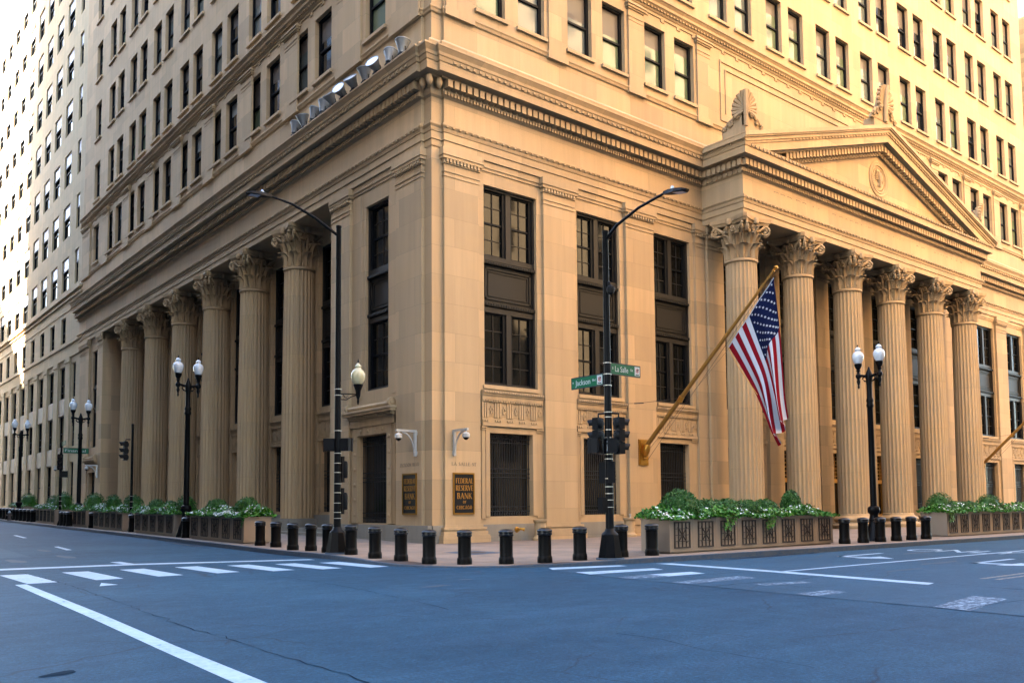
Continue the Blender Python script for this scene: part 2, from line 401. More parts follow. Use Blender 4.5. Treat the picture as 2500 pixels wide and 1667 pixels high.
# road markings
def quadpatch(name, quads, m, dz=.004):
    mb = MB()
    for q in quads:
        # subdivide for the slope
        mb.add([(x, y, rz(x, y)+dz) for x, y in q], [tuple(range(len(q)))])
    return tag(mb.build(name, m), kind='structure')
bars = []
for k, x in enumerate((-15.6, -14.2, -12.8, -11.38, -10.05, -8.83, -7.6)):
    y0 = (-4.05, -4.1, -4.12, -4.2, -4.6, -5.05, -5.4)[k]; y1 = (-7.4, -7.4, -7.35, -7.35, -7.7, -8.0, -8.35)[k]
    bars.append([(x-.02, y0), (x+.60, y0-.04), (x+.58, y1+.04), (x-.02, y1)])
quadpatch('crosswalk_bars', bars, M['paint'])
quadpatch('stop_line', [[(-22, -1.1), (-15.1, -1.25), (-11.75, -1.75), (-11.9, -2.35), (-15.2, -2.0), (-22, -1.9)], [(-11.75, -1.75), (-7.0, -3.5), (-7.05, -4.0), (-11.9, -2.35)], [(-12.05, -.3), (-11.75, -.3), (-11.75, -1.75), (-12.05, -1.75)]], M['paint'])
quadpatch('long_line', [[(-15.88, -7.5), (-15.66, -7.5), (-15.93, -14.4), (-16.16, -14.4)], [(-16.16, -14.4), (-15.93, -14.4), (-16.14, -18.4), (-16.37, -18.6)], [(-16.37, -18.6), (-16.14, -18.4), (-16.43, -26), (-16.7, -26)]], M['paint'])
quadpatch('lane_dashes', [[(-10.6, 23.2), (-10.42, 23.2), (-10.62, 19.5), (-10.8, 19.5)], [(-11.4, 10.2), (-11.22, 10.2), (-11.38, 7.3), (-11.58, 7.3)]], M['paint'])
quadpatch('arrow_tip', [[(-14.35, -8.32), (-14.2, -9.05), (-14.6, -9.16)]], M['paint'])
rb = [(-4.75, -2.42, -11.95, -12.5), (-4.95, -2.6, -13.3, -13.85), (-5.2, -2.85, -14.5, -15.1), ]
quadpatch('crosswalk_bars_right', [[(-4.4, -11.9), (-2.4, -12.5), (-2.45, -12.85), (-4.75, -12.45)], [(-4.95, -13.5), (-2.6, -13.9), (-2.8, -14.4), (-5.15, -14.2)], [(-4.2, -15.2), (-2.9, -15.35), (-3.05, -15.9), (-4.3, -15.85)]], M['paint'])
quadpatch('crosswalk_bars_worn', [[(-5.3, -15.25), (-4.2, -15.2), (-4.3, -15.85), (-5.4, -15.75)], [(-5.45, -16.9), (-3.1, -16.9), (-3.3, -17.5), (-5.5, -17.4)], [(-4.6, -18.3), (-3.4, -18.7), (-3.5, -19.0), (-4.7, -18.7)], [(-5.7, -20.0), (-4.7, -20.05), (-4.8, -20.5), (-5.8, -20.5)], [(-6.0, -22.6), (-3.9, -22.3), (-4.0, -22.9), (-6.1, -23.2)], [(-6.1, -24.2), (-4.0, -23.6), (-4.1, -24.4), (-6.2, -25)]], M['paintworn'])
quadpatch('stop_line_right', [[(-1.2, -12.75), (-.82, -13.0), (-1.25, -16.7), (-1.65, -16.7)], [(-1.65, -16.7), (-1.25, -16.7), (-1.9, -20.7), (-2.35, -20.8)]], M['paint'])
quadpatch('lane_line', [[(-1.4, -16.75), (12, -17.05), (60, -17.7), (60, -17.85), (12, -17.2), (-1.4, -16.9)]], M['paint'])
quadpatch('centre_line', [[(-.2, -20.85), (60, -21.6), (60, -21.72), (-.2, -20.97)], [(-.2, -21.15), (60, -21.9), (60, -22.02), (-.2, -21.27)]], M['yellow'])
# tar seams, an older patch of asphalt on LaSalle, damp spots
M['tar'] = mat('tar seam', (.005, .018, .036), .9, spec=.05)
def olderasphalt():
    m = asphalt(); m.name = 'older asphalt'
    for n_ in m.node_tree.nodes:
        if n_.type == 'MAPPING': pass
    P = m.node_tree.nodes['Principled BSDF']; src = P.inputs['Base Color'].links[0].from_socket
    Lk(m, mixc(m, .22, src, (.07, .13, .19)), P.inputs['Base Color']); return m
M['asphalt_old'] = olderasphalt()
def seam(name, pts, w_, amp=.05, m='tar', dz=.006):
    rr = random.Random(len(pts)*7+int(abs(pts[0][0])*10)); P = sub(pts, .25); L_, R2 = [], []
    for i, p in enumerate(P):
        a = P[max(0, i-1)]; b = P[min(len(P)-1, i+1)]; t = Vector((b[0]-a[0], b[1]-a[1])).normalized(); n_ = Vector((-t.y, t.x))
        o = rr.gauss(0, amp*.5); q = w_*rr.uniform(.15, 1.0)
        L_.append((p[0]+n_.x*(o+q/2), p[1]+n_.y*(o+q/2))); R2.append((p[0]+n_.x*(o-q/2), p[1]+n_.y*(o-q/2)))
    mb = MB(); n_ = len(P); mb.add([(x, y, rz(x, y)+dz) for x, y in L_+R2], [(i, i+1, n_+i+1, n_+i) for i in range(n_-1)])
    return tag(mb.build(name, M[m]), kind='structure')
quadpatch('road_patch', [[(-4.76, -11.95), (-3, -12.2), (-1.2, -12.6), (4, -13), (60, -13.6), (60, -45), (-7.1, -45), (-6.7, -30), (-6.25, -24), (-6.05, -22.2), (-5.9, -20.1), (-5.66, -17.6), (-5.5, -15.4)]], M['asphalt_old'], .002)
quadpatch('road_patch', [[(-21, 14), (-13.2, 14.5), (-13.4, 4), (-21, 3.5)]], M['asphalt_old'], .002)
seam('tar_seam', [(-4.76, -11.95), (-5.5, -15.4), (-5.66, -17.6), (-5.9, -20.1), (-6.05, -22.2), (-6.25, -24), (-6.7, -30)], .045, .03)
seam('tar_seam', [(-15.01, -3.1), (-14.98, -7.7), (-15.13, -11), (-15.28, -13.9), (-15.43, -16.1), (-15.5, -19.6), (-15.56, -23)], .022, .05)
seam('tar_seam', [(-10.76, -9.15), (-10.76, -11.4), (-11.0, -13.9), (-11.64, -17.7)], .022, .04)
seam('tar_seam', [(-11.62, -21.3), (-11.59, -22.0), (-11.82, -22.8), (-11.87, -24.2)], .02, .03)
seam('tar_seam', [(-1.9, -20.9), (-2.1, -21.5), (-2.2, -24)], .05, .05); seam('tar_seam', [(-5.95, -23.1), (-5, -23.05), (-3.9, -23.15), (-2, -23)], .03, .04)
seam('tar_seam', [(-5.4, -16.2), (-4.2, -16.4), (-3.4, -16.1), (-2.2, -16.3)], .03, .08); seam('tar_seam', [(-5.7, -18.2), (-4.6, -18.1), (-3.2, -18.35), (-1.8, -18.2)], .03, .09); seam('tar_seam', [(-4.4, -12.9), (-4.6, -15), (-4.3, -17), (-4.5, -19.6)], .025, .08)
def blob(name, cx, cy, rx, ry, m, ang=0, dz=.005, n_=22):
    rr = random.Random(int(cx*31+cy*17)); ph = [rr.uniform(0, 6.28) for _ in range(3)]; P = []
    for i in range(n_):
        a = 2*math.pi*i/n_; k = 1+.18*math.sin(2*a+ph[0])+.12*math.sin(3*a+ph[1])+.08*math.sin(5*a+ph[2])
        x, y = rx*k*math.cos(a), ry*k*math.sin(a); P.append((cx+x*math.cos(ang)-y*math.sin(ang), cy+x*math.sin(ang)+y*math.cos(ang)))
    quadpatch(name, [P], m, dz)
M['oil'] = worn('oil stain', (.010, .026, .048), .15, .75)
blob('asphalt_repair', -17.6, -19.5, .16, .11, M['tar'], .4)
for x, y, a, b in ((-9.5, -14.2, .32, .13), (-8.1, -13.3, .18, .10), (1.2, -18.6, .7, .12), (4.2, -18.0, .9, .10), (8.5, -15.3, .8, .15), (-12.5, 3.2, .2, .8), (-12.3, 7.5, .15, .7), (-14.2, -1.0+3, .2, .9)): blob('oil_stain', x, y, a, b, M['oil'])
M['damp'] = mat('damp asphalt', (.004, .014, .03), .45, spec=.2)
blob('damp_patch', 3.6, -13.02, 2.3, .16, M['damp']); blob('damp_patch', -6.78, 8.4, .14, 2.4, M['damp'])
def arrow(name, cx, cy):   # left turn arrow seen foreshortened, lying along the lane (+x)
    pts = [[(cx, cy), (cx+2.6, cy+.02), (cx+2.6, cy-.16), (cx, cy-.18)], [(cx, cy), (cx+.35, cy), (cx+.35, cy-.95), (cx, cy-.9)], [(cx-.45, cy-.85), (cx+.85, cy-.95), (cx+.15, cy-1.75)]]
    quadpatch(name, pts, M['paint'])
arrow('turn_arrow', 5.0, -14.5); arrow('turn_arrow_near', 4.6, -18.6)
mb = MB(); vs, fs = fonttext('ONLY', 2.2, 0)
mb.add([(9.6+y*1.0, -14.1-x*.62, .004) for x, y, z in vs], fs); tag(mb.build('lane_word', M['paint']), kind='structure')
# tactile ramp plates and a manhole cover in the pavement
def plate(name, pts, m):
    mb = MB(); mb.add([(x, y, gz(x, y)+.006) for x, y in pts], [tuple(range(len(pts)))]); return tag(mb.build(name, m), kind='structure')
plate('ramp_plate', [(-6.75, -7.0), (-6.1, -7.0), (-5.9, -8.9), (-6.3, -9.3), (-6.7, -8.6)], M['iron'])
plate('ramp_plate_right', [(-4.9, -10.9), (-3.4, -11.3), (-3.0, -11.8), (-4.0, -11.45)], M['iron'])
plate('manhole_cover', [(-2.6+.45*math.cos(a*.4), -6.2+.45*math.sin(a*.4), ) for a in range(16)], M['iron'])
plate('manhole_collar', [(-3.2, -5.4), (-1.9, -5.4), (-1.9, -7.0), (-3.2, -7.0)], M['curb']).location.z -= .003

# ------------------------------------------------------------------ the bank
bank = thing('bank_building', 'golden limestone bank tower with fluted columns, a carved pediment and rows of paired windows', 'building')
def part(mb, name, m, parent=None, **k): return mb.build(name, m, parent or bank, **k)

def wallgrid(mb, u0, u1, z0, z1, holes, d, dep):
    us = sorted({u0, u1, *[h[0] for h in holes], *[h[1] for h in holes]}); zs = sorted({z0, z1, *[h[2] for h in holes], *[h[3] for h in holes]})
    us = [u for u in us if u0 <= u <= u1]; zs = [z for z in zs if z0 <= z <= z1]
    for a, b in zip(zs, zs[1:]):
        run = None; zc = (a+b)/2
        for i, (p, q) in enumerate(zip(us, us[1:])):
            uc = (p+q)/2; solid = not any(h[0] < uc < h[1] and h[2] < zc < h[3] for h in holes)
            if solid: run = (run[0] if run else p, q)
            if (not solid or i == len(us)-2) and run:
                mb.add([(run[0], d, a), (run[1], d, a), (run[1], d, b), (run[0], d, b)], [(0, 1, 2, 3)]); run = None
    for (p, q, a, b) in holes:
        for e in (((p, a), (p, b)), ((q, a), (q, b)), ((p, a), (q, a)), ((p, b), (q, b))):
            (x0, y0), (x1, y1) = e
            mb.add([(x0, d, y0), (x1, d, y1), (x1, d-dep, y1), (x0, d-dep, y0)], [(0, 1, 2, 3)])

def sweep(mb, path, prof, segs=None, closed_end=True):
    n = len(path); dirs = [Vector((b[0]-a[0], b[1]-a[1])).normalized() for a, b in zip(path, path[1:])]
    nr = [Vector((d.y, -d.x)) for d in dirs]
    rows = []
    for i, p in enumerate(path):
        n1 = nr[max(0, i-1)]; n2 = nr[min(len(nr)-1, i)]
        m = (n1+n2)/(1+n1.dot(n2)); rows.append([(p[0]+m.x*d, p[1]+m.y*d, z) for d, z in prof])
    k = len(prof)
    for i in (segs if segs is not None else range(n-1)):
        mb.add(rows[i]+rows[i+1], [(j, j+1, k+j+1, k+j) for j in range(k-1)])

RL = 62.2; LL = 56.4; TL = 55.8
PATH = [(0, LL), (0, .68), (.15, .68), (.15, .15), (.68, .15), (.68, 0), (17.43, 0), (17.43, -2.65), (45.3, -2.65), (45.3, 0), (RL, 0)]
ARC = [(-.3, 16.40), (0, 16.40), (0, 16.72), (.045, 16.73), (.045, 17.03), (.08, 17.06), (.10, 17.2), (.17, 17.30), (.17, 17.38), (.02, 17.41), (0, 18.50), (.05, 18.54), (.10, 18.58), (.14, 18.75), (.16, 18.79), (.10, 18.80), (.10, 19.20),
       (.30, 19.20), (.34, 19.25), (.66, 19.27), (.66, 19.62), (.70, 19.65), (.74, 19.80)]
CYM = [(.78, 19.83), (.80, 19.95), (.90, 20.10), (.93, 20.13), (.93, 20.20), (-.2, 20.32)]
mb = MB()
sweep(mb, PATH, ARC+CYM, [0, 1, 2, 3, 4, 5, 6, 8, 9]); sweep(mb, PATH, ARC+[(-.4, 19.88)], [7])
TP = [(0, TL), (0, .68), (.15, .68), (.15, .15), (.68, .15), (.68, 0), (RL-.3, 0)]
sweep(mb, TP, [(.30, 20.2), (.30, 20.5), (.38, 20.56), (.40, 20.66), (.30, 20.76), (.12, 20.92), (0, 20.98)])
# far end cap of the Jackson cornice
mb.add([(-d, LL, z) for d, z in ARC+CYM], [tuple(range(len(ARC+CYM)))])
part(mb, 'cornice', M['stone'])
def runs(dmin): # straight runs of the moulding for repeated blocks (T, u0, u1, d offset)
    return [(FL, .72, LL+.1, 0), (FR, .72, 17.43-.2, 0), (FR, 17.43-.15, 45.3+.2, 2.65), (FR, 45.5, RL, 0)]
mb = MB(); eg = MB()
for T, a, b, o in runs(0):
    mb.T = eg.T = T
    k = int((b-a)/.33)
    for i in range(k+1):
        u = a+(b-a)*i/k
        mb.box(u-.118, u+.118, o+.09, o+.42, 18.83, 19.15)
        for q in (-.083, .083): eg.box(u+q-.05, u+q+.05, o+.09, o+.19, 18.58, 18.73)
        eg.box(u-.07, u+.07, o+.70, o+.765, 19.66, 19.78)
        eg.box(u-.05, u+.05, o+.10, o+.195, 17.21, 17.29)
for sx, xx, sgn in ((17.43, 0, -1), (45.3, 0, 1)):      # sides of the portico
    mb.T = eg.T = ID
    for i in range(8):
        y = -.5-.32*i-.0
        mb.box(min(sx+sgn*.09, sx+sgn*.42), max(sx+sgn*.09, sx+sgn*.42), y-.115, y+.115, 18.83, 19.15)
        eg.box(min(sx+sgn*.09, sx+sgn*.19), max(sx+sgn*.09, sx+sgn*.19), y-.05, y+.05, 18.58, 18.73)
mb.T = ID
for px_, py_ in ((-.17, -.17), (.30, -.19), (-.19, .30)): mb.lathe([(.001, 18.74), (.09, 18.80), (.14, 18.92), (.14, 19.05), (.10, 19.17)], n=12, cx=px_, cy=py_)
part(mb, 'dentil_band', M['stone']); part(eg, 'egg_moulding', M['carved'])

# lower walls
BW = [(2.83, 5.81), (8.31, 11.17), (13.69, 16.5), (51.1, 54.0), (56.5, 59.5)]
PW = [(c_-1.86, c_+1.86) for c_ in (20.96, 26.17, 31.38, 36.59, 41.8)]
GW = [(3.06, 5.45), (8.55, 10.9), (13.84, 16.07), (51.4, 53.7), (56.9, 59.2)]
HR = [(a, b, 6.76, 15.4) for a, b in BW+PW] + [(a, b, 1.19, 4.72) for a, b in GW] + [(a+.25, b-.25, 1.19, 4.72) for a, b in (PW[0], PW[4])] + [(a+.1, b-.1, .3, 5.3) for a, b in PW[1:4]]
mb = MB(FR); wallgrid(mb, .15, RL, .0, 16.45, HR, -.15, .6); part(mb, 'wall', M['stone'])
mb = MB(FL)
LH = [(3.5, 5.5, 6.8, 15.25), (3.5, 6.0, .92, 4.8)]; LF = [(50.45, 52.1, 6.9, 15.2), (50.3, 52.3, 1.2, 4.9)]
wallgrid(mb, .15, 8.5, 0, 16.45, LH, -.15, .6); wallgrid(mb, 48.45, LL, 0, 16.45, LF, -.15, .6)
# colonnade wall, returns and ceiling
CB = [(13.75+5.9*k) for k in range(6)]; LC = [10.85]+[16.7+5.9*k for k in range(5)]+[46.1]
HL = []
for c in LC: HL += [(c-2.12, c+2.12, 6.9, 15.5), (c-1.9, c+1.9, 1.4, 5.1)]
wallgrid(mb, 8.5, 48.45, 0, 16.45, HL, -1.75, .6)
for y in (8.5, 48.45): mb.add([(y, -.15, 0), (y, -1.95, 0), (y, -1.95, 16.45), (y, -.15, 16.45)], [(0, 1, 2, 3)])
mb.add([(8.4, -.1, 16.42), (48.5, -.1, 16.42), (48.5, -1.96, 16.42), (8.4, -1.96, 16.42)], [(0, 1, 2, 3)])
part(mb, 'wall', M['stone'])
mb = MB(FR)
mb.add([(17.45, .1, 16.425), (45.28, .1, 16.425), (45.28, 2.6, 16.425), (17.45, 2.6, 16.425)], [(0, 1, 2, 3)])
mb.T = FL; mb.add([(LL, -.15, 0), (LL, -12, 0), (LL, -12, 20.3), (LL, -.15, 20.3)], [(0, 1, 2, 3)])
part(mb, 'portico_ceiling', M['stone'])

# pilasters with moulded caps and bases
def pilaster(T, u0, u1, d0=-.15, d1=0., base=True, zb=.0, side=(1, 1)):
    mb = MB(T); mb.box(u0, u1, d0-.02, d1, zb, 16.38)
    a, b = side
    for z0, z1, o in ((15.22, 15.27, .03), (15.41, 15.46, .035), (15.76, 15.82, .05), (15.95, 16.08, .13), (16.08, 16.14, .17), (16.14, 16.396, .15)):
        mb.box(u0-o*a, u1+o*b, d0, d1+o, z0, z1)
    mb.box(u0-.05*a, u1+.05*b, d0, d1+.05, 15.82, 15.95)
    n_ = int((u1-u0)/.17)
    for i in range(n_):
        u = u0+(u1-u0)*(i+.5)/n_; mb.box(u-.05, u+.05, d1+.04, d1+.12, 15.80, 15.94)
    if base:
        for z0, z1, o in ((0, .40, .30), (.40, .47, .28), (.47, .62, .22), (.62, .68, .15), (.68, .78, .19), (.78, .87, .08)):
            mb.box(u0-o*a, u1+o*b, d0, d1+o, z0, z1)
    return part(mb, 'pilaster', M['stone'])
for a, b in ((.68, 2.47), (6.12, 8.03), (11.5, 13.5), (54.25, 56.2), (59.9, 61.9)): pilaster(FR, a, b)
pilaster(FR, 16.8, 17.6); pilaster(FR, 48.6, 50.6)
for k in range(6):
    c = 18.35+5.21*k; pilaster(FR, c-.68, c+.68, -.15, .12)
pilaster(FL, .68, 2.65, base=False); pilaster(FL, 6.7, 8.5, base=False, side=(1, 0)); pilaster(FL, 48.45, 50.1, base=False, side=(0, 1)); pilaster(FL, 52.9, 55.9, base=False)
for c in CB: pilaster(FL, c-.72, c+.72, -1.75, -1.60, base=False)
# granite plinths, stylobate, step
mb = MB(FR)
mb.box(.1, 17.4, -.3, -.02, 0, .86); mb.box(45.2, RL, -.3, -.02, 0, .86)
mb.T = FL
mb.box(.1, 3.3, -.3, .10, 0, .86); mb.box(3.3, 6.2, -.3, .02, 0, .86); mb.box(6.2, 8.5, -.3, .10, 0, .86); mb.box(48.4, LL+.05, -.3, .1, 0, 1.3)
mb.box(8.5, 48.4, -1.9, -1.5, 0, 1.25)
for c in CB: mb.box(c-.98, c+.98, -1.6, .02, 0, 1.07)
mb.box(8.5, 48.4, -2.0, -.1, 0, .62); mb.box(8.5, 48.4, -2.0, .36, 0, .44)
mb.box(48.45, 48.5, -1.9, 0, 0, 1.3)
part(mb, 'plinth', M['granite'])

# surround, frieze block and hood at each barred window
def bay_lower(T, u0, u1, g0, g1, d, zg0, zg1, zoff=0.):
    mb = MB(T); z = zoff
    # window frame strips
    for a, b in ((g0-.22, g0-.003), (g1+.003, g1+.22)): mb.box(a, b, d-.1, d+.05, zg0-.0, zg1+.22)
    mb.box(g0-.218, g1+.218, d-.1, d+.045, zg1+.003, zg1+.219)
    for a, b in ((u0-.2, g0-.235), (g1+.235, u1+.2)):
        mb.box(a, b, d-.05, d+.035, zg0-.1, zg1+.1); mb.box(a-.03, b+.03, d-.05, d+.075, zg1+.1, zg1+.16); mb.box(a-.05, b+.05, d-.05, d+.11, zg1+.19, zg1+.26)
    mb.box(u0-.2, u1+.2, d-.05, d+.13, 5.0+z, 5.14+z); mb.box(u0-.2, u1+.2, d-.05, d+.08, 5.14+z, 5.32+z)
    mb.box(u0-.2, u1+.2, d-.05, d+.04, 5.32+z, 6.05+z)
    mb.box(u0-.2, u1+.2, d-.05, d+.10, 6.02+z, 6.12+z); mb.box(u0-.2, u1+.2, d-.05, d+.16, 6.3+z, 6.38+z); mb.box(u0-.2, u1+.2, d-.05, d+.20, 6.38+z, 6.5+z); mb.box(u0-.2, u1+.2, d-.05, d+.12, 6.12+z, 6.3+z)
    n_ = max(4, int(round((u1-u0+.4)/.62))); w_ = (u1-u0+.4)/n_
    for i in range(n_):
        a = u0-.2+w_*i
        for q in (-.13, 0, .13): mb.box(a+w_*.25+q-.045, a+w_*.25+q+.045, d+.03, d+.09, 5.36+z, 6.0+z)
        c = a+w_*.76
        mb.box(c-.15, c+.15, d+.03, d+.055, 5.42+z, 5.96+z)
        for q in range(5): # rosette
            an = q*1.2566+.5; mb.frus(c+.07*math.cos(an), 0, 0, 0, 0, 0, 3) if 0 else mb.box(c+.07*math.cos(an)-.04, c+.07*math.cos(an)+.04, d+.05, d+.10, 5.69+z+.12*math.sin(an)-.05, 5.69+z+.12*math.sin(an)+.05)
        for q in range(3): mb.box(a+w_*.25-.13+q*.13-.035, a+w_*.25-.13+q*.13+.035, d+.04, d+.13, 5.18+z, 5.26+z)
    k = int((u1-u0+.4)/.13)
    for i in range(k): # small carved bead rows
        u = u0-.2+(u1-u0+.4)*(i+.5)/k
        mb.box(u-.04, u+.04, d+.16, d+.23, 6.4+z, 6.48+z); mb.box(u-.035, u+.035, d+.09, d+.14, 6.04+z, 6.11+z)
    return part(mb, 'window_surround', M['carved'])
for (a, b), (g0, g1) in zip(BW, GW): bay_lower(FR, a, b, g0, g1, -.15, 1.19, 4.72)
for i, (a, b) in enumerate(PW):
    if i in (0, 4): bay_lower(FR, a, b, a+.25, b-.25, -.15, 1.19, 4.72)
    else: bay_lower(FR, a, b, a+.1, b-.1, -.15, .3, 4.72+.0)
for c in LC: bay_lower(FL, c-1.95, c+1.95, c-1.9, c+1.9, -1.75, 1.4, 5.1, .1)
# pedimented door surround on the Jackson pavilion with scroll on top
def door_surround(y0, y1, z0, z1):
    mb = MB(FL); d = -.15
    for a, b in ((y0-.42, y0-.02), (y1+.02, y1+.42)):
        mb.box(a, b, d, d+.10, z0, z1+.4)
        for i in range(6): mb.lathe([(.001, -.02), (.09, 0), (.07, .03), (.001, .05)], n=10, M4=Matrix.Translation(((a+b)/2, d+.1, z0+.35+.68*i)) @ Matrix.Rotation(-math.pi/2, 4, 'X'))
    mb.box(y0-.019, y1+.019, d, d+.098, z1+.02, z1+.4)
    for i in range(4): mb.lathe([(.001, -.02), (.09, 0), (.07, .03), (.001, .05)], n=10, M4=Matrix.Translation((y0+(y1-y0)*(i+.5)/4, d+.1, z1+.2)) @ Matrix.Rotation(-math.pi/2, 4, 'X'))
    mb.box(y0-.62, y0-.42, d, d+.05, z0, z1+.75); mb.box(y1+.42, y1+.62, d, d+.05, z0, z1+.75)
    mb.box(y0-.62, y1+.62, d, d+.14, z1+.4, z1+.75); mb.box(y0-.72, y1+.72, d, d+.24, z1+.75, z1+.9); mb.box(y0-.86, y1+.86, d, d+.42, z1+.9, z1+1.02); mb.box(y0-.9, y1+.9, d, d+.47, z1+1.02, z1+1.12)
    for i in range(int((y1-y0+1.4)/.16)): u = y0-.7+.16*i; mb.box(u, u+.08, d+.1, d+.30, z1+.78, z1+.89)
    mb.tube([(y0-.5, d+.22, z1+1.24), (y1+.5, d+.22, z1+1.24)], .11, 12)
    for y in (y0-.6, y1+.6): mb.tube([(y-.06, d+.22, z1+1.28), (y+.06, d+.22, z1+1.28)], .20, 14); mb.tube([(y-.09, d+.22, z1+1.28), (y+.09, d+.22, z1+1.28)], .09, 10)
    return part(mb, 'door_surround', M['carved'])
door_surround(3.5, 6.0, .92, 4.8); door_surround(50.3, 52.3, 1.2, 4.75)
# strips above big windows, frames around windows and incised names
mb = MB(FR); ob = (0)
for a, b in ((2.65, 5.95), (8.2, 11.4), (13.65, 16.7), (50.75, 54.1), (56.35, 59.8)):
    mb = MB(FR); mb.box(a, b, -.2, -.07, 16.12, 16.39); mb.box(a, b, -.2, -.11, 15.98, 16.12); part(mb, 'lintel_moulding', M['stone'])
    mb = MB(FR); mb.box(a+.1, b-.1, -.2, -.08, 6.58, 6.74); part(mb, 'window_sill', M['stone'])
mb = MB(FR)
mb.T = FL; mb.box(2.85, 6.55, -.2, -.07, 16.12, 16.39); mb.box(2.85, 6.55, -.2, -.11, 15.98, 16.12)
mb.box(2.85, 3.2, -.2, -.12, 6.5, 15.9); mb.box(5.75, 6.1, -.2, -.12, 6.5, 15.9)
part(mb, 'lintel_moulding', M['stone'])
mb = MB(FR)
for t_, a, b in (('FEDERAL', 20.05, 24.9), ('RESERVE', 25.8, 30.3), ('BANK', 31.3, 34.3), ('OF', 35.6, 37.0), ('CHICAGO', 38.05, 42.6)): letters(mb, t_, a, 17.68, .5, 2.64, 2.657, width=b-a)
letters(mb, 'LA SALLE ST', 1.0, 3.28, .14, -.01, .006, width=1.25)
mb2 = MB(lambda u, d, z: (-d, 3.3-u, z)); letters(mb2, 'JACKSON BLVD', .98, 3.28, .14, -.01, .006, width=1.45)
part(mb, 'incised_lettering', M['incised']); part(mb2, 'incised_lettering', M['incised'])

